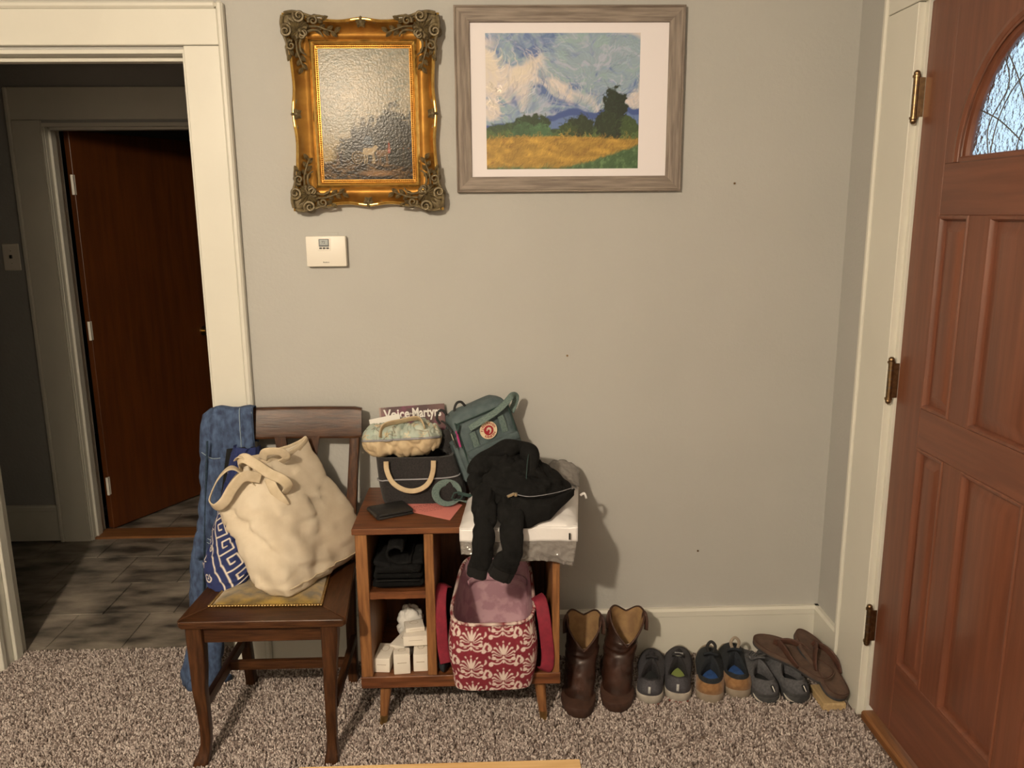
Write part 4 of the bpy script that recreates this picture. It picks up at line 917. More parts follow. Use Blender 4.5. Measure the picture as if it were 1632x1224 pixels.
# ------------------------------------------------------------------ on the cabinet
TOP = .656
def lunch():
    t = thing('insulated_lunch_tote', 'charcoal felt lunch tote with one cream handle hanging down its front', 'bag', (-.22, -.115, TOP))
    def rect(z, x0, x1, y0, y1, r=7): return sring((x0+x1)/2, (y0+y1)/2, z, (x1-x0)/2, (y1-y0)/2, r, 56, f=lambda p, th: p+Vector((.004*sn(p, 14), .006*sn(p, 11)+.004*fold(p, 18), 0)))
    L_ = [(TOP+.001, -.338, -.078, -.196, -.052), (TOP+.012, -.342, -.076, -.200, -.05), (TOP+.06, -.348, -.084, -.198, -.05), (TOP+.11, -.354, -.098, -.194, -.05), (TOP+.150, -.358, -.110, -.190, -.052)]
    q = MB(); q.loft([rect(*l) for l in L_]+[rect(TOP+.150, -.350, -.118, -.182, -.06), rect(TOP+.11, -.348, -.12, -.18, -.06)]); b = q.build('bag_body', M['charcoal'], t, 50)
    z = TOP+.083; rg = rect(z, -.352, -.0905, -.1985, -.048)
    q = MB(); q.tube([p+Vector((0, -.0012, .006*math.sin(i*.15))) for i, p in enumerate(rg)][29:56], .0026, 6); q.build('piping', M['band'], b, 180)
    pts = [(-.320, -.203, .80), (-.318, -.208, .772), (-.303, -.214, .738), (-.275, -.218, .716), (-.243, -.220, .708), (-.211, -.219, .715), (-.187, -.214, .735), (-.175, -.208, .768), (-.173, -.202, .80)]
    strap(pts, .016, .005, up=(1, 0, .1)).build('handle', M['tan'], t, 180, 'cream webbing handle')
    # crumpled black top cloth behind the right edge
    q = MB(); q.sphere((-.125, -.10, .835), (.032, .035, .05), 24, 16); q.v = [tuple(Vector(p)+Vector((p[0]+.125, p[1]+.1, p[2]-.835)).normalized()*.018*fold(p, 22)) for p in q.v]
    q.build('open_flap', M['charcoal'], t, 180)
lunch()

def pouch():
    t = thing('floral_pouch', 'rolled tan pouch with pale blue floral cloth lying on the charcoal lunch tote', 'bag', (-.27, -.125, TOP+.152))
    cx, cy, cz = -.275, -.128, .853
    cv = Canvas(.30, .26, .0022, 'a5b2a8'); X, Y = cv.X, cv.Y
    cv.blend(np.clip(nz2(X, Y, 30, 3)*3-1.3, 0, 1)*.6, 'c3c4b4')
    for _ in range(46):
        x, y = rng.random()*.3, rng.random()*.26; c = ['d8c8a8', 'c9a878', '7d6a52', 'cdb58a', 'dccfb8'][rng.integers(5)]; a = rng.random()*6.3; n = rng.integers(4, 7); r = .012+.012*rng.random()
        for k in range(n): b = a+k*.9; cv.stroke([(x+r*.3*math.cos(b), y+r*.3*math.sin(b)), (x+r*math.cos(b), y+r*math.sin(b))], lambda t_: .0055*math.sin(PI*(t_*.8+.15)), c, alpha=.8)
    for _ in range(24):
        x, y, a = rng.random()*.3, rng.random()*.26, rng.random()*6.3; cv.stroke([(x, y), (x+.03*math.cos(a), y+.03*math.sin(a)), (x+.05*math.cos(a+.6), y+.05*math.sin(a+.6))], .0012, '77634a')
    def rad(U, a):
        x = lerp(-.128, .128, U); e = (1-abs(2*U-1)**5)**.5
        w_ = .066*e*(1-.10*math.exp(-((U-.33)/.04)**2)*(1 if math.sin(a) < .2 else .3)); h_ = .053*e*(1-.16*math.exp(-((U-.34)/.035)**2)*(1 if math.sin(a) < .3 else .2))
        p = Vector((cx+x, cy+w_*math.cos(a), cz+h_*math.sin(a)+.010*(U-.4)))
        n = Vector((0, math.cos(a), math.sin(a))); return p+n*(.010*fold(p, 9, ax=(1.3, .6, .9))+.007*fold(p, 19, ax=(1.4, .7, .7))+.004*sn(p, 34)-.006)*e
    # floral half: from front middle up over the top and down the back
    painted('floral_panel', M['c_cloth'], t, cv, lambda u, v: rad(u/.30, math.radians(lerp(166, -40, v/.26))))
    q = MB(); q.grid(lambda u, v: rad(u, math.radians(lerp(164, 325, v)))+Vector((0, -.002, 0)), 60, 40); q.build('tan_panel', M['tan'], t, 180)
    q = MB(); q.tube([rad(u, math.radians(165))+Vector((0, -.003, 0)) for u in np.linspace(.02, .98, 40)], .0035, 6); q.build('welt', M['band'], t, 180)
    # tan handle lying over the top
    pts = [rad(.26, math.radians(158))+Vector((0, -.004, .004)), rad(.30, math.radians(128))+Vector((0, -.004, .012)), rad(.5, math.radians(112))+Vector((0, -.004, .016)), rad(.72, math.radians(112))+Vector((0, -.004, .020)), rad(.80, math.radians(135))+Vector((0, -.004, .006))]
    strap(pts, .028, .004, up=(0, -.3, 1)).build('handle', M['tan'], t, 180)
    return
pouch()

def book():
    t = thing('magazine', 'dark purple magazine titled in white standing behind the floral pouch', 'magazine', (-.24, -.055, TOP))
    w_, h_ = .215, .268
    T = Matrix.Translation((-.345, -.058, TOP+.008)) @ Matrix.Rotation(math.radians(-3.2), 4, 'Y') @ Matrix.Rotation(math.radians(-7), 4, 'X')
    q = MB(); q.box(.001, w_-.001, .001, .012, .001, h_-.001, .0008, T); q.build('pages', M['paper'], t)
    cv = Canvas(w_, h_, .0022, '4a3236'); n_ = nz2(cv.X, cv.Y, 16, 3); cv.blend(np.clip(n_*2.6-1, 0, 1)*.7, '7a5a56'); cv.blend(np.clip(nz2(cv.X, cv.Y, 24, 8)*4-2.4, 0, 1)*.7, '8a3d62'); cv.blend(np.clip((.03-cv.X)*60, 0, 1)*.4, '9a8478')
    cv.blend(np.clip((.006-cv.X)*900, 0, 1)*.6, 'b9a79a')
    painted('cover', M['c_card'], t, cv, lambda u, v: T @ Vector((u, -.0005, v)))
    q = MB(); text_mb('Voice', .040, T @ Matrix.Translation((.0575, -.0012, h_-.026)) @ UP @ Matrix.Diagonal((.92, 1.12, 1, 1)), q, .0011)
    text_mb('Martyrs', .040, T @ Matrix.Translation((.1555, -.0012, h_-.026)) @ UP @ Matrix.Diagonal((.76, 1.12, 1, 1)), q, .0011)
    text_mb('of the', .009, T @ Matrix.Translation((.1005, -.0012, h_-.026)) @ UP, q, .0001)
    q.build('title_lettering', M['paper'], t, 0)
    q = MB(); q.box(-.05, .05, -.0006, .0006, 0, .105, 0, Matrix.Translation((-.318, -.072, TOP+.152)) @ Matrix.Rotation(math.radians(-11), 4, 'Y'))
    o = q.build('paper_sheet', M['paper']); tag(o, 'white paper sheet poking up tilted left of the purple magazine', 'paper')
book()

# ---- backpack
def backpack():
    t = thing('backpack', 'green canvas backpack with a round red emblem leaning on the wall', 'backpack', (0, -.16, TOP))
    T = Matrix.Translation((-.040, -.180, TOP+.012)) @ Matrix.Rotation(math.radians(20), 4, 'Z') @ Matrix.Rotation(math.radians(-17), 4, 'Y') @ Matrix.Rotation(math.radians(-4), 4, 'X')
    W_, D_, H_ = .205, .115, .275
    def ring(z, i, j=0): return sring(W_/2, D_/2+j, z, W_/2-i, D_/2-i*.8, 6, 56, f=lambda p, th: p+Vector((.004*sn(p, 12), .004*sn(p, 10)+.003*fold(p, 16), 0)))
    q = MB(); q.loft([ring(0, .03), ring(.004, .012), ring(.02, .002), ring(.08, -.002), ring(.15, -.003), ring(.21, 0), ring(.240, .002), ring(.262, .012, .004), ring(.272, .03, .008), ring(.275, .06, .01)], T=T)
    q.build('bag_body', M['pack'], t, 180)
    # front pocket
    def pr(y, i): return [Vector((W_/2+a, y, b)) for a, b in [((W_/2-.012-i)*math.copysign(abs(math.cos(k))**.28, math.cos(k)), .085+(.072-i)*math.copysign(abs(math.sin(k))**.28, math.sin(k))) for k in np.linspace(0, 2*PI, 40, endpoint=False)]]
    q = MB(); q.loft([pr(.01, 0), pr(-.010, .0), pr(-.020, .006), pr(-.022, .02)], T=T); fp = q.build('front_pocket', M['pack'], t, 60)
    q = MB(); q.box(.014, W_-.014, -.027, -.012, .135, .158, .004, T, 2); q.build('pocket_flap', M['pack'], fp)
    # piping seams down the two front edges and across
    for x in (.012, W_-.012):
        q = MB(); q.tube([(x, -.002-.001*math.sin(z*9), z) for z in np.linspace(.02, .255, 14)], .0026, 6, T=T); q.build('piping', M['packd'], t, 180)
    q = MB(); q.tube([(x, -.003, .250-.0*x) for x in np.linspace(.014, W_-.014, 10)], .0022, 6, T=T); q.build('piping', M['packd'], t, 180)
    # zipper on left shoulder
    q = MB(); q.tube([(-.004, y, .232+.02*math.sin(y*20)) for y in np.linspace(.0, .1, 8)], .003, 6, T=T); z_ = q.build('zipper', M['packbl'], t, 180)
    q = MB(); q.tube([(.022, -.008, .248), (.008, -.012, .228), (-.002, -.010, .216)], .0035, 6, T=T); q.build('zip_pull', M['packd'], z_, 180)
    # side pocket with pens
    q = MB(); q.loft([[Vector((-.012-.0*k, y, z)) for y, z in ((.018+i, .05+i), (.10-i, .05+i), (.10-i, .19-i), (.018+i, .19-i))] if k else [Vector((.004, y, z)) for y, z in ((.018, .05), (.10, .05), (.10, .19), (.018, .19))] for k, i in ((0, 0), (1, .006))], T=T); q.build('side_pocket', M['pack'], t, 30)
    # grey green patterned webbing: emblem straps, top loop
    cvw = Canvas(.022, .10, .0018, '5a6d6a'); cvw.blend((np.sin(cvw.X*900)*np.sin(cvw.Y*420) > .15)*.55, '7d8b84'); cvw.blend((np.sin(cvw.X*500+1)*np.sin(cvw.Y*300) > .55)*.5, '465653')
    def web(name, pts, wd=.020, up=(0, -1, 0), par=None):
        P_ = smoothpath([T @ Vector(p) for p in pts], 8); L_ = sum((P_[i+1]-P_[i]).length for i in range(len(P_)-1)); n = len(P_)-1
        U_ = (T.to_3x3() @ Vector(up))
        def f(u, v):
            i = v*n; k = min(int(i), n-1); p = P_[k].lerp(P_[k+1], i-k); tg = (P_[k+1]-P_[k]).normalized(); s_ = tg.cross(U_).normalized(); return p+s_*(u-.5)*wd
        q = MB(); q.grid(f, 8, n*2); o = q.build(name, M['c_cloth'], par or t, 180, solid=.003)
        uv = np.array([[i/8*.022, (j/(n*2)*L_) % .10] for j in range(n*2+1) for i in range(9)]); cvw.fill_attr(o.data, uv); return o
    web('emblem_strap', [(.054, -.004, .150), (.054, -.008, .18), (.053, -.009, .208)], .021); web('emblem_strap', [(.158, -.004, .165), (.158, -.008, .195), (.157, -.009, .222)], .021)
    web('top_handle', [(.048, -.012, .224), (.095, -.020, .234), (.145, -.023, .244), (.185, -.016, .256), (.218, .000, .266), (.234, .016, .254), (.226, .026, .232), (.204, .022, .210)], .020, up=(-.3, -1, .4))
    # round emblem
    ex, ez, er = .106, .193, .0285
    q = MB(); q.tube([(ex, -.004, ez), (ex, -.0085, ez)], er, 40, T=T); em = q.build('emblem', M['logow'], t, 40, 'round cream emblem with red lettering and a red fox')
    q = MB(); q.tube([(ex, -.0085, ez), (ex, -.0095, ez)], er*.56, 36, T=T); q.build('emblem_disc', M['logor'], em, 40)
    q = MB(); E_ = lambda a, b: (ex+a*er, -.0100, ez+b*er)
    pts = [E_(*p) for p in [(-.28, .08), (-.14, .30), (.10, .36), (.30, .20), (.33, -.05), (.20, -.28), (.0, -.40), (-.10, -.34), (.05, -.22), (.12, -.02), (.02, .12), (-.12, .06), (-.20, -.06)]]
    q.v += [T @ Vector(p) for p in pts]; q.f.append(tuple(range(len(pts)))); q.build('fox_mark', M['canvas'], em, 0)
    q = MB()
    for txt, a0, a1, flip in (('FJÄLLRÄVEN', 165, 15, 1), ('KÅNKEN', 225, 315, -1)):
        for i, ch in enumerate(txt):
            a = math.radians(lerp(a0, a1, i/(len(txt)-1))); rr = er*.765
            text_mb(ch, er*.36, T @ Matrix.Translation((ex+rr*math.cos(a), -.0090, ez+rr*math.sin(a))) @ Matrix.Rotation(-(a-PI/2 if flip == 1 else a+PI/2), 4, 'Y') @ UP, q, .00025, .0002)
    q.build('emblem_lettering', M['logor'], em, 0)
    # black cord handles above
    for cx_, s_, y_ in ((-.005, .030, .06), (.062, .034, .07)):
        q = MB(); q.tube(smoothpath([(cx_-s_/2, y_, .255), (cx_-s_/2-.004, y_, .276), (cx_-s_*.2, y_, .294), (cx_+s_*.25, y_, .292), (cx_+s_/2, y_, .274)], 6), .0042, 8, T=T); q.build('cord_loop', M['packbl'], t, 180)
    # shoulder strap lying in a loop on the cabinet top
    def f(u, v):
        if v < .80:
            k_ = v/.80; a_ = math.radians(lerp(-14, 322, k_)); w_ = .011+.012*math.sin(PI*k_)
            r_ = .047-w_*(1-u); return Vector((-.133+1.02*r_*math.cos(a_), -.205+.45*r_*math.sin(a_)-.010*u, .6945+.80*r_*math.sin(a_)+.004*u))
        k_ = (v-.80)/.20; A_ = f(u, .7999); B_ = Vector((-.050, -.205, .664+.016*(u-.5))); return A_.lerp(B_, k_)+Vector((0, -.004*math.sin(PI*k_), -.003*math.sin(PI*k_)))
    n = 40; q = MB(); q.grid(f, 8, n*2); o = q.build('shoulder_strap', M['c_cloth'], t, 180, solid=.003)
    uv = np.array([[i/8*.022, (j/(n*2)*.36) % .10] for j in range(n*2+1) for i in range(9)]); cvw.fill_attr(o.data, uv)
    q = MB(); q.tube([(-.118, -.226, .684), (-.110, -.229, .702), (-.094, -.230, .705), (-.084, -.228, .692), (-.090, -.226, .680), (-.106, -.225, .677)], .003, 8, closed=True); q.build('strap_buckle', M['packd'], t, 180)
    q = MB(); q.tube(smoothpath([(-.098, -.226, .700), (-.080, -.226, .696), (-.062, -.222, .690), (-.045, -.21, .686)], 6), 1, 8, flat=(.006, .002), up=(0, 0, 1)); q.build('strap_end', M['packd'], t, 180)
    # pens clipped in the side pocket: things of their own
    for (lab, m, a, b) in (('pink pen clipped in the backpack side pocket', 'pink', (-.100, -.196, .890), (-.088, -.200, .842)), ('black and silver pen beside the pink pen on the backpack', 'black', (-.116, -.190, .884), (-.100, -.196, .838))):
        p = thing('pen', lab, 'pen', b); q = MB(); A, B = Vector(a), Vector(b); q.tube([B, A], .0036, 10); q.tube([A, A+(A-B)*.06], .0022, 8); q.build('barrel', M[m], p)
        q = MB(); q.tube([A+Vector((0, -.0045, -.001)), A.lerp(B, .45)+Vector((0, -.0055, 0))], .0013, 6); q.build('clip', M['zip' if m == 'black' else 'pink'], p)
backpack()

def smallstuff():
    t = thing('wallet', 'black leather folding wallet on the left front of the cabinet top', 'wallet', (-.30, -.27, TOP))
    T = Matrix.Translation((-.302, -.268, TOP)) @ Matrix.Rotation(math.radians(27), 4, 'Z')
    for k, z in enumerate((.0005, .0095)):
        q = MB(); q.box(-.055, .055, -.046, .046, z, z+.008, .0035, T, 2); q.build('flap', M['leatherblk'], t)
    q = MB(); q.tube([(-.056, y, .009) for y in (-.044, .044)], .0075, 10, T=T); q.build('spine', M['leatherblk'], t)
    q = MB(); pts = [(-.268, -.170), (-.165, -.150), (-.090, -.215), (-.120, -.345), (-.243, -.262)]
    pts = [(-.272, -.165), (-.150, -.130), (-.086, -.215), (-.119, -.342), (-.248, -.262)]
    q.add([(x, y, TOP+.0004) for x, y in pts]+[(x, y, TOP+.0012) for x, y in pts], [(4, 3, 2, 1, 0), (5, 6, 7, 8, 9)]+[(i, (i+1) % 5, (i+1) % 5+5, i+5) for i in range(5)])
    p = thing('pink_flyer', 'pink paper flyer with dark print lying beside the black wallet', 'paper', (-.17, -.24, TOP)); q.build('sheet', M['paperpink'], p, 0)
    q = MB(); d = Vector((.135, .062, 0)).normalized(); nrm = Vector((-d.y, d.x, 0)); o = Vector((-.238, -.228, TOP+.0014))
    for i, (a, ln) in enumerate(((0, .10), (-.012, .075), (-.030, .085), (-.042, .09), (-.054, .06))):
        s = o+nrm*a+d*(.004*i)
        x = 0
        while x < ln:
            l = .004+.010*random.random(); A = s+d*x; B = s+d*min(ln, x+l); hgt = nrm*(.0016 if i else .0026)
            q.add([A, B, B+hgt, A+hgt], [(0, 1, 2, 3)]); x += l+.003
    ink = q.build('printed_lines', M['ink'], p, 0); ink['kind'] = 'stuff'
smallstuff()

# ---- plastic mailer
def mailer():
    t = thing('plastic_mailer', 'white plastic mailer with grey flap hanging over the cabinet front under the black hoodie', 'mailer', (.08, -.25, TOP))
    def top(u, v):      # u across, v from front (0) to back (1)
        x = lerp(lerp(-.088, -.060, v), lerp(.253, .296, v), u); y = lerp(-.432, -.075, v)
        e = (1-abs(2*u-1)**6)*(1-(1-v)**9); z = .668+.028*e*(1+.3*math.sin(v*3))+.045*max(0, v-.55)*max(0, u-.25)*2.0
        z += .006*fold((x, y, 0), 9)*e+.003*sn((x, y, 2), 30); return (x, y-.006*math.sin(u*7)*(1-v), z)
    def bot(u, v): p = top(u, v); ov = max(0, (p[0]-.212)/.08); return (p[0], p[1], min(p[2]-.004, TOP+.002 if p[1] > -.398 else TOP-.018)-.01*ov)
    q = MB(); q.grid(top, 46, 40); n = len(q.v); q.grid(bot, 46, 40); W_ = 47; H_ = 41
    bd = [i for i in range(W_)]+[j*W_+W_-1 for j in range(1, H_)]+[(H_-1)*W_+i for i in range(W_-2, -1, -1)]+[j*W_ for j in range(H_-2, 0, -1)]
    for a, b in zip(bd, bd[1:]+bd[:1]): q.f.append((a, b, b+n, a+n))
    q.build('mailer_body', M['poly'], t, 60)
    q = MB()
    def lip(u, v): a = Vector(top(u, 0)); return (a.x, a.y-.004-.003*math.sin(u*12)*v-.004*v, a.z-.002-.036*v*(1+.25*u))
    q.grid(lip, 40, 6); q.build('white_lip', M['poly'], t, 180, solid=.0015)
    q = MB(); q.box(.226, .231, -.4495, -.4485, .632, .652); q.build('black_mark', M['black'], t, 0)
    def flap(u, v):
        a = Vector(lip(u, .8)); h = lerp(.045, .082, u); x = a.x-.018*u*v+.004*v; return (x, a.y+.004-.010*v+.006*fold((x, v*.1, 0), 16)*v, a.z-h*v+.004*math.sin(u*10)*v)
    q = MB(); q.grid(flap, 60, 24); q.build('grey_flap', M['polyg'], t, 180, 'glossy grey plastic flap', solid=.001)
    q = MB()
    def back(u, v): p = Vector(top(.70+.30*u, .72+.28*v)); return (p.x+.004*u, p.y, p.z+.010+.022*v*(1-abs(2*u-1)**4)+.008*fold((u*.2, v*.2, 0), 12))
    q.grid(back, 20, 16); q.build('folded_end', M['polyg'], t, 180, 'grey plastic end', solid=.001)
    q = MB(); q.tube(smoothpath([(.288, -.20, .676), (.300, -.205, .684), (.306, -.21, .668)], 5), 1, 6, flat=(.004, .001), up=(0, 0, 1)); q.build('torn_strip', M['poly'], t, 180)
mailer()

# ---- black hoodie
def hoodie():
    t = thing('black_hoodie', 'crumpled black zip hoodie with sleeves hanging down over the cabinet front', 'hoodie', (.09, -.28, .70))
    c = Vector((.085, -.285, .735))
    def blob(u, v):
        a = 2*PI*u; b = PI*(v-.5); d = Vector((math.cos(b)*math.cos(a), math.cos(b)*math.sin(a), math.sin(b)))
        rx = .150 if d.x < 0 else .165; p = Vector((d.x*rx*(1-.10*max(0, d.z)), d.y*.135, d.z*(.115 if d.z > 0 else .052)))
        p.z += .020*max(0, -d.x)*max(0, d.z)-.050*max(0, d.x)*max(0, d.z)
        p += c; p.z -= .10*max(0, -(p.y+.30))
        p += d*(.011*fold(p, 6, ax=(1, 1, 1.5))+.008*fold(p, 12, ax=(1.4, 1, .7))+.003*sn(p, 40)-.006)
        return p
    q = MB(); q.grid(lambda u, v: blob(u, .02+.96*v), 96, 56, cu=True); body = q.build('body', M['knit'], t, 180)
    # hood roll: thick coil on the left
    q = MB(); P_ = [(.012+.062*math.cos(a)*(1-.05*a), -.345+.035*math.sin(a)*.6, .768+.058*math.sin(a)*(1-.06*a)+.006*a) for a in np.linspace(.6, 7.2, 60)]
    q.tube(P_, lambda u: .026*(1-.25*u)+.005*math.sin(u*33), 16); q.v = [tuple(Vector(p)+Vector((sn(p, 30), sn(p, 31), sn(p, 29)))*.006) for p in q.v]; q.build('hood', M['knit'], t, 180)
    q = MB(); q.tube(smoothpath([(-.045, -.33, .79), (-.01, -.32, .845), (.05, -.30, .862), (.10, -.29, .865), (.125, -.32, .84), (.12, -.36, .79)], 9), lambda u: .024+.006*math.sin(u*19), 14); q.build('hood_edge', M['knit'], t, 180)
    # front panel lapped to the right with its zipper
    def pan(u, v):
        A = [(.055, -.425, .765), (.110, -.435, .750), (.175, -.41, .744), (.252, -.345, .750)]; B = [(.075, -.445, .665), (.115, -.442, .668), (.175, -.432, .690), (.252, -.345, .728)]
        i = u*3; k = min(int(i), 2); a = Vector(A[k]).lerp(Vector(A[k+1]), i-k); b = Vector(B[k]).lerp(Vector(B[k+1]), i-k); p = a.lerp(b, v); p.z += .012*math.sin(v*PI)+.004*sn(p, 25); p.y -= .010*math.sin(v*PI); return p
    q = MB(); q.grid(pan, 40, 18); q.build('front_panel', M['knit'], t, 180, solid=.006)
    q = MB(); q.tube(smoothpath([Vector(pan(u, .02))+Vector((0, -.008, .006+.010*math.sin(PI*u))) for u in (.12, .35, .6, .8, .97)], 6), .0011, 6); z = q.build('zipper', M['band'], t, 180)
    q = MB(); q.box(-.012, .012, -.003, .003, -.0045, .0045, .0018, Matrix.Translation(Vector(pan(.06, .0))+Vector((-.004, -.012, .004))) @ Matrix.Rotation(math.radians(-24), 4, 'Y')); q.box(-.005, .005, -.004, .004, -.006, .006, .002, Matrix.Translation(Vector(pan(.10, .0))+Vector((.003, -.012, .008)))); q.build('zip_pull', M['zip'], z)
    q = MB(); q.tube(smoothpath([(.118, -.335, .858), (.112, -.365, .84), (.108, -.385, .80), (.104, -.40, .77)], 6), .0012, 5); q.build('neck_seam', M['packd'], t, 180)
    def sleeve(sec, nm, cuff):
        P_ = smoothpath([s[:3] for s in sec], 8); n = len(P_)-1; m = len(sec)-1; rings = []
        for i, p in enumerate(P_):
            u = i/n*m; k = min(int(u), m-1); w_ = lerp(sec[k][3], sec[k+1][3], u-k); d_ = lerp(sec[k][4], sec[k+1][4], u-k)
            tg = (P_[min(i+1, n)]-P_[max(i-1, 0)]).normalized(); X_ = Vector((1, 0, 0)); X_ = (X_-tg*X_.dot(tg)).normalized(); Y_ = tg.cross(X_)
            rg = []
            for k in range(28):
                a = 2*PI*k/28; o = X_*w_/2*math.copysign(abs(math.cos(a))**.75, math.cos(a))+Y_*d_/2*math.sin(a); pp = p+o
                rg.append(pp+o.normalized()*(.010*fold(pp, 11, ax=(1.8, 1, .6))+.003*sn(pp, 40)-.003))
            rings.append(rg)
        q = MB(); q.loft(rings); s_ = q.build(nm, M['knit'], t, 180)
        q = MB(); q.loft(cuff(rings[-1])); q.build('cuff', M['knitrib'], s_, 60)
    def mkcuff(off):
        def f(r):
            c_ = sum(r, Vector())/len(r); out = []
            for k, sc_ in ((0, 1.0), (.15, 1.03), (.85, 1.0), (1, .9)): out.append([c_+(p-c_)*sc_+Vector(off)*k+Vector((0, .001*math.sin(i*2.2), 0)) for i, p in enumerate(r)])
            return out
        return f
    sleeve([(-.010, -.365, .765, .075, .05), (-.016, -.435, .728, .066, .036), (-.018, -.468, .690, .058, .030), (-.022, -.474, .640, .056, .028), (-.028, -.474, .595, .056, .028), (-.036, -.470, .562, .064, .028)], 'sleeve', mkcuff((-.004, .002, -.030)))
    sleeve([(.060, -.385, .745, .08, .05), (.062, -.452, .708, .072, .036), (.064, -.480, .665, .066, .030), (.062, -.484, .622, .060, .028), (.052, -.482, .585, .072, .028), (.036, -.476, .560, .074, .026)], 'sleeve', mkcuff((-.014, .002, -.030)))
hoodie()

# ------------------------------------------------------------------ in the cabinet
def redbin():
    t = thing('damask_bin', 'red fabric bin with cream damask print and pink lining in the cabinet', 'fabric bin', (0, -.27, .177))
    # outline: superellipse, taper to the back, front rim lower than the back one
    def ring(k, infl=0):      # k 0..1 bottom to rim
        out = []; n = 176
        for i in range(n):
            a = -PI/2+2*PI*i/n - PI; c, s_ = math.cos(a), math.sin(a); e = 5.0
            x = math.copysign(abs(c)**(2/e), c); y = math.copysign(abs(s_)**(2/e), s_)   # y -1 front
            fy = (y+1)/2; w_ = lerp(.131+.010*math.sin(PI*k)*1.0, .108, fy); px = x*(w_-infl)+.002+.018*fy
            yf = lerp(-.448, -.432, k)-.010*math.sin(PI*k); py = lerp(yf+infl, -.105-infl, fy)
            zr = lerp(.362, .436, fy**.8); zb = .1795 if py > -.396 else .1795-.022*min(1, (-.396-py)/.035)
            pz = lerp(zb, zr, k); p = Vector((px, py, pz)); nn = Vector((x, y, 0)).normalized()
            p += nn*(.006*sn(p, 11)+.004*fold(p, 9, ax=(1, 1, .5)))*math.sin(PI*min(1, k*.9+.05)); out.append(p)
        return out
    R0 = ring(0); per = [0]
    for i in range(len(R0)): per.append(per[-1]+(R0[(i+1) % len(R0)]-R0[i]).length)
    L_ = per[-1]; Hh = .215; nv = 110; nu = 520
    cv = Canvas(L_, Hh, .0019, '741b2a'); cr = 'd0c0b8'
    U_ = .0122
    def motif(x, y, fl=1):
        P_ = lambda a, b: (x+a*U_*fl, y+b*U_)
        lf = lambda w_: (lambda u: U_*.88*w_*max(.05, math.sin(PI*min(1, u*.80+.10)))**.9)
        cl = lambda w_: (lambda u: U_*.85*w_*(.25+.95*u**1.5)*(1 if u < .9 else 1-(u-.9)*6))
        tp = lambda a, b: (lambda u: U_*.85*lerp(a, b, u))
        S_ = lambda pts, w_: cv.stroke(smoothpath2([P_(*p) for p in pts], 5), w_, cr)
        S_([(0, 0), (0, 1.2), (0, 2.7)], lf(.36))
        for g in (-1, 1):
            S_([(g*.25, .1), (g*.55, 1.2), (g*.95, 2.3)], lf(.30)); S_([(g*.4, -.05), (g*1.1, .9), (g*1.75, 1.75), (g*2.05, 1.65)], cl(.30)); S_([(g*.5, -.25), (g*1.4, .25), (g*2.2, .85), (g*2.55, .6)], cl(.28)); S_([(g*.5, -.5), (g*1.3, -.35), (g*2.1, .0), (g*2.45, -.25)], cl(.25))
            S_([(g*.2, -.9), (g*.9, -1.35), (g*1.8, -1.25), (g*2.35, -.75)], tp(.14, .26)); S_(spiral(2.15*g, -1.0, .42, -.4 if g > 0 else PI+.4, 1.0, 12, -g), tp(.22, .2))
            S_([(g*.1, -1.5), (g*.7, -2.3), (g*1.6, -2.6), (g*2.6, -2.3)], tp(.12, .22)); S_(spiral(2.75*g, -2.75, .5, 1.6, 1.1, 12, -g), tp(.22, .22))
            S_([(g*2.9, .9), (g*3.3, 1.5), (g*3.2, 2.2)], lf(.26)); S_([(g*1.2, 2.6), (g*1.5, 3.1)], lf(.2)); S_([(g*1.1, -1.75), (g*1.7, -1.85)], lf(.18)); S_([(g*3.3, -.4), (g*3.0, -1.2)], lf(.22))
        S_([(0, -.45), (0, -1.1)], lf(.3)); S_([(0, -1.6), (0, -2.3)], lf(.24)); S_([(0, 3.1), (0, 3.55)], lf(.2))
    nx = int(round(L_/.090)); nx += nx % 2; px_ = L_/nx
    for i in range(-1, nx+2):
        for j in range(-1, 3):
            motif((i+.35)*px_, .035+(j+(.5 if i % 2 else 0))*.088, 1)
            x, y = (i+.85)*px_, .035+(j+(0 if i % 2 else .5))*.088+.022
            for g in (-1, 1): cv.stroke(smoothpath2([(x+g*.002, y-.012), (x+g*.010, y-.004), (x+g*.006, y+.008), (x-g*.004, y+.016)], 5), lambda u: .0030*math.sin(PI*(u*.8+.12)), cr)
    # dense outer wall
    RK = [ring(k) for k in np.linspace(0, 1, 24)]; per = np.array(per)
    def outer(u, v):
        s = u/L_*L_; i = int(np.searchsorted(per, s % L_, side='right')-1); i = min(i, len(R0)-1); f = (s % L_-per[i])/(per[i+1]-per[i]+1e-9)
        kk = v/Hh*23; k = min(int(kk), 22); a = RK[k][i].lerp(RK[k][(i+1) % len(R0)], f); b = RK[k+1][i].lerp(RK[k+1][(i+1) % len(R0)], f); return a.lerp(b, kk-k)
    painted('outer_wall', M['c_cloth'], t, cv, outer, label='red cloth with cream damask scrolls')
    # rolled rim in the same cloth
    rim = ring(1); q = MB(); q.tube([p+Vector((0, 0, .001)) for p in rim], .0055, 8, closed=True); o = q.build('rim', M['c_cloth'], t, 180)
    n_ = len(o.data.vertices); uv = np.array([[per[(j//8) % len(R0)], .09+.018*((j % 8)/8)] for j in range(n_)]); cv.fill_attr(o.data, uv)
    # lining
    q = MB(); q.loft([ring(1, .004), ring(.7, .008), ring(.3, .010), ring(.06, .014)], False, True); li = q.build('lining', M['lining'], t, 180, 'pale pink lining')
    b_ = [p for p in ring(.72, .010) if p.y > -.15]
    q = MB(); q.tube(sorted([p+Vector((0, -.004, 0)) for p in b_], key=lambda p: p.x), 1, 8, flat=(.011, .003), up=(0, 0, 1)); q.build('lining_band', M['lining'], li, 180)
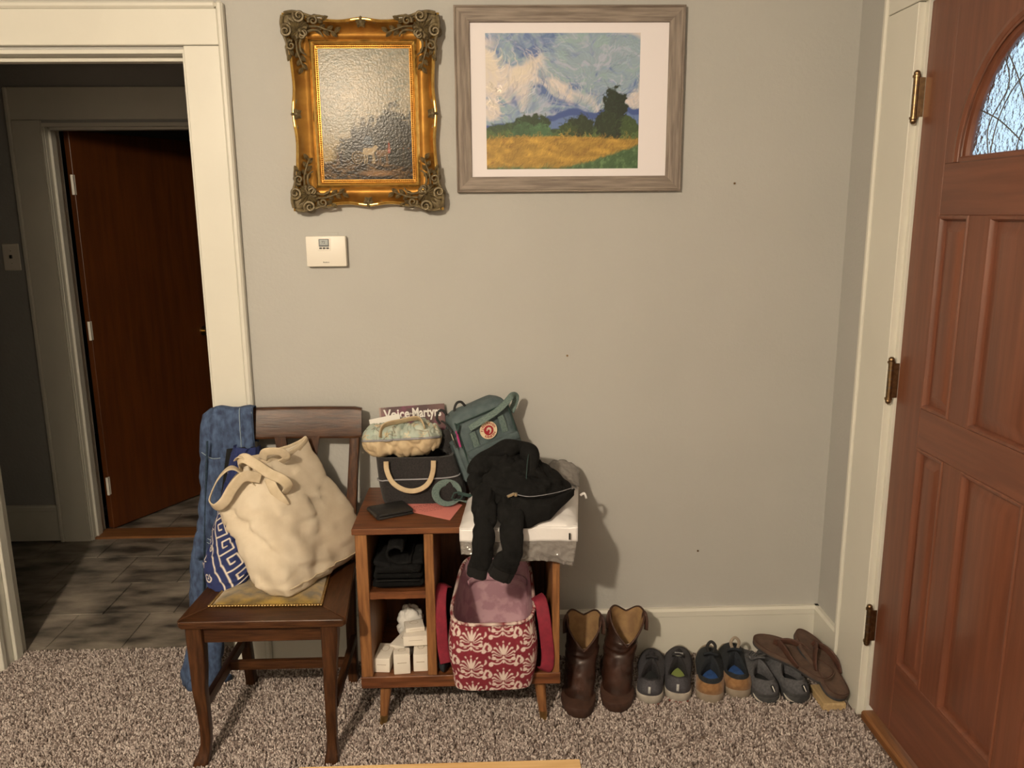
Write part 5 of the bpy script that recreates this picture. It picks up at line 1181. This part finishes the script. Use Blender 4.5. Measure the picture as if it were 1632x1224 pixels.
    strap([(-.134, -.30, .428), (-.148, -.335, .440), (-.152, -.375, .405), (-.150, -.39, .34), (-.147, -.395, .27), (-.140, -.40, .222)], .034, .004, up=(.35, -1, .1)).build('handle', M['red'], t, 180, 'red webbing handle')
    strap([(.140, -.33, .400), (.150, -.36, .398), (.158, -.385, .36), (.165, -.395, .30), (.170, -.398, .24), (.165, -.40, .196), (.150, -.385, .184)], .040, .004, up=(.5, -1, .1)).build('handle', M['red'], t, 180, 'red webbing handle')
redbin()

def cloths():
    # rolled black trousers above, folded pair below, on the cabinet's left shelf
    t = thing('rolled_trousers', 'rolled up black trousers on top of the folded pair in the cabinet', 'trousers', (-.275, -.22, .525))
    q = MB(); P_ = [(math.cos(a)*(.012+.0078*a), math.sin(a)*(.012+.0078*a)) for a in np.linspace(0, 5.4, 60)]
    q.grid(lambda u, v: Vector((-.272+P_[min(59, int(u*59.99))][0]*1.05+.003*sn((u, v, 1), 9), lerp(-.372, -.10, v)-.010*math.sin(u*5), .5715+P_[min(59, int(u*59.99))][1]*.92+.003*sn((u*3, v, 4), 8))), 59, 24)
    q.build('roll', M['blackdenim'], t, 180, solid=.007)
    q = MB(); q.grid(lambda u, v: Vector((lerp(-.350, -.205, u), lerp(-.36, -.10, v)-.010*math.sin(u*6), .528+.010*math.sin(u*7+1)+.005*sn((u*3, v*3, 2), 2))), 24, 20); q.build('loose_end', M['blackdenim'], t, 180, solid=.012)
    t = thing('folded_trousers', 'folded black trousers under the rolled pair on the cabinet shelf', 'trousers', (-.28, -.22, .454))
    for k, (z, w_, yo) in enumerate(((.470, .078, 0), (.494, .075, .006), (.513, .070, .002))):
        q = MB(); r = []
        for i in range(24):
            v = i/23; y = lerp(-.388+yo, -.09, v); e = (1-abs(2*v-1)**8)**.5
            r.append([Vector((-.277+math.copysign(abs(math.cos(a))**.6, math.cos(a))*w_*(.9+.1*e), y, z+math.copysign(abs(math.sin(a))**.8, math.sin(a))*.0135*e))+Vector((0, 0, .002*sn((a, v*6, k), 1))) for a in np.linspace(0, 2*PI, 32, endpoint=False)])
        q.loft(r); q.build('fold', M['blackdenim'], t, 180)
    q = MB(); q.tube([(-.34, -.391, .489), (-.28, -.394, .492), (-.215, -.391, .488)], .002, 6); q.build('hem_stitching', M['knitrib'], t, 180)
cloths()

def soaps():
    F0 = .1772
    def carton(lab, loc, dims, rz=0, rx=0, ry=0, wear=1):
        t = thing('soap_carton', lab, 'carton', loc, 'small white cartons in the cabinet'); w_, d_, h_ = dims
        T = Matrix.Translation(loc) @ Matrix.Rotation(math.radians(rz), 4, 'Z') @ Matrix.Rotation(math.radians(ry), 4, 'Y') @ Matrix.Rotation(math.radians(rx), 4, 'X')
        q = MB(); q.box(-w_/2, w_/2, -d_/2, d_/2, 0, h_, .003, T, 2); q.v = [tuple(Vector(p)+Vector((sn(p, 60), sn(p, 61), sn(p, 62)))*.0012) for p in q.v]; q.build('box', M['soap'], t, 30)
        q = MB(); q.box(-w_*.28, w_*.28, -d_/2-.0006, -d_/2+.001, h_*.55, h_*.58, 0, T); q.build('seam', M['stain'], t, 0)
        q = MB(); q.tube([T @ Vector((w_*.22*math.cos(a), d_*.15+d_*.18*math.sin(a), h_+.0002)) for a in np.linspace(0, 2*PI, 20, endpoint=False)], .0007, 4, closed=True); q.build('printed_oval', M['stain'], t, 0)
    carton('white carton lying at the far left of the cabinet floor', (-.333, -.322, F0), (.050, .095, .046), -6)
    carton('white carton standing on end at the front of the soap pile', (-.276, -.362, F0), (.050, .038, .066), 6)
    carton('white carton leaning behind the one standing at the front', (-.280, -.262, F0), (.052, .090, .052), -22)
    carton('white carton low at the right against the cabinet divider', (-.220, -.335, F0), (.044, .07, .058), 2)
    carton('topmost wide white carton lying across the soap pile', (-.238, -.30, F0+.0625), (.076, .055, .034), 5)
    carton('small white carton lying on the topmost wide one', (-.243, -.282, F0+.098), (.060, .05, .016), 12)
    t = thing('crumpled_tissue', 'crumpled white tissue at the back of the soap cartons', 'tissue', (-.27, -.17, F0))
    q = MB(); q.sphere((-.268, -.17, F0+.062), (.042, .04, .062), 28, 20); q.v = [tuple(Vector(p)+Vector((p[0]+.268, p[1]+.17, p[2]-F0-.062)).normalized()*(.012*fold(p, 20)+.008*fold(p, 44)-.01)) for p in q.v]; q.v = [(p[0], p[1], max(p[2], F0)) for p in q.v]; q.build('wad', M['paper'], t, 180)
    o = MB(); o.sphere((-.150, -.345, F0+.026), (.015, .055, .026), 18, 12); o.v = [tuple(Vector(p)+Vector((sn(p, 40), sn(p, 41), sn(p, 42)))*.006) for p in o.v]; o.v = [(p[0], p[1], max(p[2], F0)) for p in o.v]
    tag(o.build('blue_cloth', M['nav'], None, 180), 'small dark blue cloth tucked left of the red bin', 'cloth')
soaps()

# ------------------------------------------------------------------ footwear along the baseboard
def interpc(t, pts): return float(np.interp(t, [p[0] for p in pts], [p[1] for p in pts]))
class Shoe:
    """local frame: heel at y=0, toe at +y, sole on z=0"""
    def __init__(s, L=.29, W=.104, sole=.028, hb=.085, hs=.062, hf=.105, side=1, open_=(.035, .46), wc=.030, n=56):
        s.L, s.W, s.sole, s.hb, s.hs, s.hf, s.side, s.op, s.wc, s.n = L, W, sole, hb, hs, hf, side, open_, wc, n
    def foot(s, ph, k=1.0, inset=0):
        t = (1-math.cos(ph))/2; sg = 1 if math.sin(ph) >= 0 else -1
        base = interpc(t, ((0, .84), (.15, .84), (.42, .76), (.68, 1), (.85, .96), (1, .9))); cap = (1-abs(2*t-1)**(9 if t < .5 else 3.2))**.5
        w_ = max(0, s.W/2*base*cap*k-inset*cap); return Vector((sg*w_+s.side*.010*math.sin(PI*t)*t, inset+t*(s.L-2*inset), 0))
    def collar(s, ph, k=1.0, dz=0, inset=0):
        t = (1-math.cos(ph))/2; sg = 1 if math.sin(ph) >= 0 else -1
        w_ = max(0, (s.wc*interpc(t, ((0, .9), (.5, 1.05), (1, .62)))*(1-abs(2*t-1)**3.0)**.5)-inset); y = (s.op[0]+(s.op[1]-s.op[0])*t)*s.L
        z = interpc(t, ((0, s.hb), (.12, s.hb*.97), (.4, s.hs), (.6, s.hs*1.08), (1, s.hf))); return Vector((sg*w_+s.side*.004*t, y+inset*(1-2*t), z+dz))
    def upper(s, k, ph):
        a = s.foot(ph); b = s.collar(ph); t = (1-math.cos(ph))/2
        h = k; v = k**lerp(.95, .52, t); p = Vector((lerp(a.x, b.x, h), lerp(a.y, b.y, h), lerp(s.sole-.004, b.z, v)))
        bl = math.sin(PI*min(1, k*1.05)); p.x += (1 if math.sin(ph) > 0 else -1)*abs(math.sin(ph))**.5*bl*.006; p.y -= bl*.010*(1-t)**4; return p
    def phs(s): return [2*PI*i/s.n for i in range(s.n)]
    def upper_mb(s, k0=0, k1=1, m=16, off=0, p0=0, p1=1):
        q = MB(); full = (p0, p1) == (0, 1); ph = s.phs() if full else [2*PI*lerp(p0, p1, i/30) for i in range(31)]
        def nn(k, p):
            e = 1e-3; a = s.upper(min(1, k+e), p)-s.upper(max(0, k-e), p); b = s.upper(k, p+e)-s.upper(k, p-e); n_ = b.cross(a)
            return n_.normalized() if n_.length > 1e-12 else Vector((0, 0, 1))
        rows = [[s.upper(lerp(k0, k1, j/m), p)+(nn(lerp(k0, k1, j/m), p)*off if off else Vector()) for p in ph] for j in range(m+1)]
        q.loft(rows, False, False, closed=full); return q
    def inside(s): # padded collar and the cavity
        q = MB(); ph = s.phs(); rows = [[s.collar(p) for p in ph], [s.collar(p, dz=.003, inset=.003)+Vector((0, 0, 0)) for p in ph], [s.collar(p, dz=-.002, inset=.007) for p in ph]]
        def low(p): a = s.collar(p, inset=.006); return Vector((a.x, a.y, s.sole+.012))
        rows.append([s.collar(p, inset=.007).lerp(low(p), .5) for p in ph]); rows.append([low(p) for p in ph]); q.loft(rows, False, True); return q
    def insole(s):
        q = MB(); r = []
        for i in range(32):
            a = s.collar(2*PI*i/32, inset=.008); r.append(Vector((a.x, a.y, s.sole+.014+.006*(a.y/s.L))))
        q.v += r; q.f.append(tuple(range(32))); return q
    def sole_mb(s, z0, z1, k0=1.02, k1=1.05, wob=0):
        q = MB(); ph = s.phs(); e = .006; z = lambda p, zz: zz+ (.010*max(0, ((1-math.cos(p))/2-.82)/.18)**2 if True else 0)
        def rr(k, zz, ex): return [Vector(((s.foot(p).x)*k, s.foot(p).y*(1+2*ex/s.L)-ex, z(p, zz))) for p in ph]
        q.loft([rr(k0*.96, z0, 0), rr(k0, z0+.003, e*.6), rr(k1, lerp(z0, z1, .6), e), rr(k1*.98, z1-.002, e), rr(k1*.93, z1, e*.3)]); return q
    def laces(s, n=4, r=.0022):
        out = []
        for i in range(n):
            k = lerp(.72, .96, i/(n-1)); d = .16+.02*i
            A, B, C_ = s.upper(k, PI-d*1.6), s.upper(k, PI), s.upper(k, PI+d*1.6); up = Vector((0, .001, .006)); q = MB(); q.tube(smoothpath([A+up*.4, B+up*1.6, C_+up*.4], 5), r, 6); out.append(q)
        return out
    def tongue(s, ext=.03, w_=.022):
        q = MB()
        def f(u, v): c = s.upper(lerp(.80, 1, min(1, v*1.5)), PI); e = max(0, v-.667)*3; x = (u-.5)*2*w_*(1-.15*e*e); return Vector((c.x+x, c.y-e*.018, c.z+.004+e*ext-.006*abs(2*u-1)**2))
        q.grid(f, 10, 16); return q
def shoe_place(t, x, y, rz, rx=0, ry=0, z=0):
    t.location = (x, y, z); t.rotation_euler = (math.radians(rx), math.radians(ry), math.radians(rz))
def new(name, label, group): o = thing(name, label, 'shoe', (0, 0, 0), group); return o

def charcoal(side, lab, x, y, rz):
    t = new('running_shoe', lab, 'charcoal running shoes'); s = Shoe(.285, .102, .036, .084, .060, .092, side, (.03, .47), .031)
    s.upper_mb().build('upper', M['sng'], t, 180); s.upper_mb(0, .36, 8, .0012, .25, .75).build('toe_cap', M['sngd'], t, 180)
    s.inside().build('collar_lining', M['sngd'], t, 60); s.insole().build('insole', M['lime' if side < 0 else 'insd'], t, 0, 'lime green insole' if side < 0 else None)
    sl = s.sole_mb(.006, .037).build('midsole', M['solew'], t, 60); s.sole_mb(0, .008, .98, 1.0).build('outsole', M['soler'], t, 60)
    q = MB(); q.tube([s.upper(k, 0)+Vector((0, -.0025, 0)) for k in np.linspace(.30, .72, 8)], 1, 8, flat=(.0016, .0045), up=(0, 1, 0)); q.build('heel_tab', M['silver'], t, 180, 'silver reflective heel strip')
    tg = s.tongue(.016).build('tongue', M['sngd'], t, 180, solid=.005)
    if side < 0:
        q = MB(); c = s.upper(1, PI); q.box(-.014, .014, -.001, .001, -.008, .008, 0, Matrix.Translation(c+Vector((.002, -.012, .012))) @ Matrix.Rotation(math.radians(20), 4, 'X')); q.build('tongue_label', M['silver'], tg)
    for l in s.laces(): l.build('lace', M['sngd'], t, 180)
    shoe_place(t, x, y, rz)
charcoal(1, 'charcoal running shoe standing right beside the right boot', .502, -.312, -13); charcoal(-1, 'charcoal running shoe with the lime insole left of the tan suede shoes', .596, -.302, -15)

def tan(side, lab, x, y, rz):
    t = new('suede_shoe', lab, 'tan and black slip-on shoes'); s = Shoe(.290, .106, .034, .080, .064, .098, side, (.03, .46), .034)
    s.upper_mb().build('upper', M['nav'], t, 180); s.upper_mb(0, .80, 10, .0022, -.215, .215).build('heel_counter', M['suede'], t, 180, 'tan suede heel counter')
    s.inside().build('collar_lining', M['nav'], t, 60); s.insole().build('insole', M['blue'], t, 0, 'bright blue insole')
    s.sole_mb(0, .038, 1.0, 1.05).build('sole', M['soleb'], t, 60)
    tg = s.tongue(.018, .026).build('tongue', M['nav'], t, 180, solid=.006)
    c = s.upper(1, PI)+Vector((0, -.010, .016)); q = MB(); q.tube(smoothpath([c+Vector((-.008, .004, -.004)), c+Vector((-.014, .006, .016)), c+Vector((-.002, .008, .034)), c+Vector((.012, .006, .022)), c+Vector((.009, .004, -.002))], 6), 1, 8, flat=(.0016, .0052), up=(0, 1, 0)); q.build('pull_loop', M['packbl'] if side > 0 else M['soleb'], t, 180)
    for l in s.laces(3, .0028): l.build('lace', M['nav'], t, 180)
    shoe_place(t, x, y, rz)
tan(1, 'black and tan suede shoe beside the charcoal running shoes', .698, -.312, -14); tan(-1, 'black and tan suede shoe beside the grey hiking shoes', .797, -.292, -12)

def grey(side, lab, x, y, rz):
    t = new('hiking_shoe', lab, 'grey hiking shoes under the sandals'); s = Shoe(.285, .104, .026, .076, .062, .092, side, (.035, .44), .033)
    s.upper_mb().build('upper', M['gry'], t, 180); s.upper_mb(0, .34, 6, .0022, -.2, .2).build('heel_cup', M['grys'], t, 180)
    s.inside().build('collar_lining', M['gry'], t, 60); s.insole().build('insole', M['insd'], t, 0)
    s.sole_mb(0, .030, 1.0, 1.06).build('sole', M['grys'], t, 60)
    for a in (.52, -.52):
        q = MB(); q.tube(smoothpath([s.foot(a*.45)*1.05+Vector((0, -.004, .012)), s.foot(a*.9)*1.06+Vector((0, -.004, .017)), s.foot(a*1.3)*1.05+Vector((0, -.002, .027))], 5), lambda u: .0042*math.sin(PI*(u*.85+.08)), 7); q.build('sole_flash', M['solew'], t, 180, 'pale wedge mark')
    q = MB(); d = s.upper(.52, .13); d2 = s.upper(.86, .10); q.tube([d+Vector((0, -.004, 0)), d2+Vector((0, -.004, 0))], 1, 6, flat=(.0018, .0055), up=(0, 1, 0)); tb = q.build('heel_tab', M['insd'], t, 180)
    q = MB(); q.tube([d+Vector((.001, -.0062, .001)), d2+Vector((.001, -.0062, -.001))], .0016, 6); q.build('tab_stripe', M['paper'], tb, 180)
    s.tongue(.014, .024).build('tongue', M['gry'], t, 180, solid=.006)
    for l in s.laces(4, .0028): l.build('lace', M['grys'], t, 180)
    q = MB(); q.tube(smoothpath([s.upper(.94, PI-.3)+Vector((-.0, 0, .008)), s.upper(.9, PI-.5)+Vector((.016, 0, .014)), s.upper(.8, PI-.45)+Vector((.012, 0, .010)), s.upper(.9, PI-.25)+Vector((0, 0, .012))], 6), .0024, 6); q.build('lace_bow', M['grys'], t, 180)
    shoe_place(t, x, y, rz)
grey(1, 'grey hiking shoe next to the tan suede shoes', .888, -.325, 3); grey(-1, 'grey hiking shoe under the upper sandal', .988, -.328, 5)

# ---- boots, toes to the camera
def boot(side, lab, x, y, rz, lean):
    t = new('western_boot', lab, 'brown leather boots'); s = Shoe(.292, .104, .03, .1, .1, .1, side)
    n = 56
    def sec(h):   # h 0..1 up the boot; ring around
        z = lerp(.022, .245, h); out = []
        for i in range(n):
            ph = 2*PI*i/n; f = s.foot(ph); tt = (1-math.cos(ph))/2
            a = math.pi*0; sh = Vector((.054*math.sin(ph), .075-.062*math.cos(ph), 0))
            hh = (z-.022)/.223
            # instep: front of foot closes onto the shaft between 2 and 10 cm
            k = min(1, max(0, (z-.030)/.085)); k = k**.62 if tt > .5 else k
            p = Vector((lerp(f.x, sh.x*(.90+.16*hh), k), lerp(f.y, sh.y+.000, k if tt > .3 else k*.9), z))
            if k < 1 and tt > .45: p.z = z+0
            p.x += lean*hh
            out.append(p)
        return out
    def top(h, inset=0, base=0):
        r = sec(1); c = Vector((sum(p.x for p in r)/n, sum(p.y for p in r)/n, 0)); out = []
        for i, p in enumerate(r):
            ph = 2*PI*i/n; dip = abs(math.cos(ph))**1.5; fr = math.cos(ph) < 0
            z = .238-(max(0, 1-abs(ph-PI)/(PI/2))**1.15*.088 if fr else .022*abs(math.cos(ph))**5+.0*dip-.010*math.sin(2*abs(ph if ph < PI else 2*PI-ph))); z = lerp(base, z, h); q_ = Vector((p.x, p.y, 0)); d = (q_-c); d = d*(1-inset/max(.02, d.length)); out.append(Vector((c.x+d.x-lean*(1-h)*.6*(1 if h < 1 else 0), c.y+d.y, z)))
        return out
    q = MB(); rings = []
    for h in np.linspace(0, .62, 26):
        rg = sec(h); z = rg[0].z
        rings.append([p+Vector((p.x, p.y-.1, 0)).normalized()*((.008*fold(p, 12, ax=(.6, .6, 2.4)) if .045 < z < .14 else .0015*sn(p, 20))) for p in rg])
    last = rings[-1]; tp = top(1)
    for k in np.linspace(.15, 1, 10): rings.append([a.lerp(b, k) for a, b in zip(last, tp)])
    q.loft(rings, False, False); q.build('shaft', M['bootl'], t, 180)
    q = MB(); q.tube(tp, .0034, 8, closed=True); q.build('rim_binding', M['bootsole'], t, 180)
    inn = [[a.lerp(b, k) for a, b in zip([p*1 for p in last], tp)] for k in (1, .6, .25, 0)]
    q = MB(); rr = []
    for j, r in enumerate(inn):
        c = sum(r, Vector())/n; rr.append([c+(p-c)*(.955)+Vector((0, 0, (p-c).z*.045)) for p in r])
    c = sum(inn[-1], Vector())/n; rr.append([Vector((c.x-.3*lean+(p.x-c.x)*.75, c.y+(p.y-c.y)*.75, .07)) for p in inn[-1]]); q.loft(rr, False, True); q.build('lining', M['boottan'], t, 180, 'tan leather lining')
    for sg in (-1, 1):
        i = n//4 if sg > 0 else 3*n//4; a = tp[i]; q = MB(); o = Vector((-.006*sg, 0, 0)); q.tube(smoothpath([a+o+Vector((0, -.012, -.05)), a+o+Vector((0, -.010, -.012)), a+Vector((0, 0, .004)), a+Vector((.006*sg, .010, -.012)), a+Vector((.006*sg, .012, -.05))], 6), 1, 8, flat=(.002, .008), up=(1, 0, 0)); q.build('pull_strap', M['bootsole'], t, 180)
    s.sole_mb(.002, .037, 1.06, 1.12).build('welt', M['bootsole'], t, 60)
    q = MB(); q.loft([[Vector((s.foot(p).x*.98*(1 if s.foot(p).y < .075 else .98), min(s.foot(p).y, .075), z)) for p in s.phs()] for z in (0, .012)]); q.build('heel', M['bootsole'], t, 30)
    t.rotation_euler = (0, 0, math.radians(rz)); t.location = (x, y, 0)
boot(1, 'brown leather boot closest to the cabinet', .303, -.095, 174, -.012); boot(-1, 'brown leather boot beside the running shoes', .424, -.070, 173, -.040)

# ---- sandals and the wood block
def sandal(lab, T):
    t = thing('flip_flop', lab, 'sandal', (0, 0, 0), 'brown thong sandals'); s = Shoe(.285, .108, .02, side=1)
    ph = s.phs(); cup = lambda y: .004*math.sin(y/.285*PI)
    q = MB(); q.loft([[Vector((s.foot(p).x*k, s.foot(p).y, z+cup(s.foot(p).y))) for p in ph] for k, z in ((.95, 0), (.99, .002), (1, .010))]); q.build('outsole', M['grys'], t, 50)
    q = MB(); q.loft([[Vector((s.foot(p).x*k, s.foot(p).y, z+cup(s.foot(p).y))) for p in ph] for k, z in ((1, .010), (1.0, .020), (.97, .0225), (.90, .0220))]); fb = q.build('footbed', M['ffb'], t, 50)
    rg = [Vector((s.foot(p).x*.93, s.foot(p).y*.965+.005, .0235+cup(s.foot(p).y))) for p in ph]; q = MB(); q.tube(rg, .0014, 5, closed=True); q.build('edge_stitching', M['ffr'], fb, 180)
    for sg in (-1, 1):
        q = MB(); q.tube(smoothpath([(.006, .212, .024), (.010*1+sg*.004, .200, .036), (.008+sg*.022, .172, .046), (.006+sg*.043, .130, .038), (.004+sg*.047, .095, .022)], 7), lambda u: .5+.45*math.sin(PI*u), 10, flat=(.0030, .0135), up=(sg*.8, 0, .6)); q.build('thong_strap', M['ffr'], t, 180)
    q = MB(); q.tube([(.006, .214, .021), (.006, .211, .044)], .0042, 8); q.build('toe_post', M['ffr'], t)
    t.matrix_world = T
def frame(heel, toe, roll=0):
    h, e = Vector(heel), Vector(toe); y = (e-h).normalized(); x = y.cross(Vector((0, 0, 1))).normalized(); z = x.cross(y); R_ = Matrix((x, y, z)).transposed().to_4x4()
    return Matrix.Translation(h) @ R_ @ Matrix.Rotation(math.radians(roll), 4, 'Y')
sandal('brown thong sandal lying across the grey hiking shoes', frame((1.088, -.318, .070), (.905, -.100, .100), -4))
sandal('brown thong sandal leaning behind in the corner on the pine block', frame((1.092, -.372, .038), (1.055, -.095, .128), 14))
b = MB(); b.box(1.043, 1.116, -.372, -.262, .0, .030, .002, None); b.v = [(p[0], p[1], p[2]) for p in b.v]
tag(b.build('pine_block', M['pineb']), 'bare pine wood block under the sandal by the door casing', 'block')

# ---- low table whose edge shows at the bottom of the frame
def table():
    t = thing('low_table', 'pale pine low table edge at the bottom of the frame', 'table', (-.10, -1.55, 0))
    q = MB(); q.box(-.398, .178, -1.90, -1.160, .428, .450, .003, None, 2); q.build('table_top', M['pine'], t)
    q = MB(); q.box(-.34, .12, -1.20, -1.18, .36, .428); q.build('apron', M['pine'], t); q = MB(); q.box(-.34, .12, -1.88, -1.86, .36, .428); q.build('apron', M['pine'], t)
    for x in (-.37, .15):
        for y in (-1.87, -1.19): q = MB(); q.loft([sring(x, y, z, w_, w_, 6, 16) for z, w_ in ((0, .014), (.428, .022))]); q.build('leg', M['pine'], t)
table()
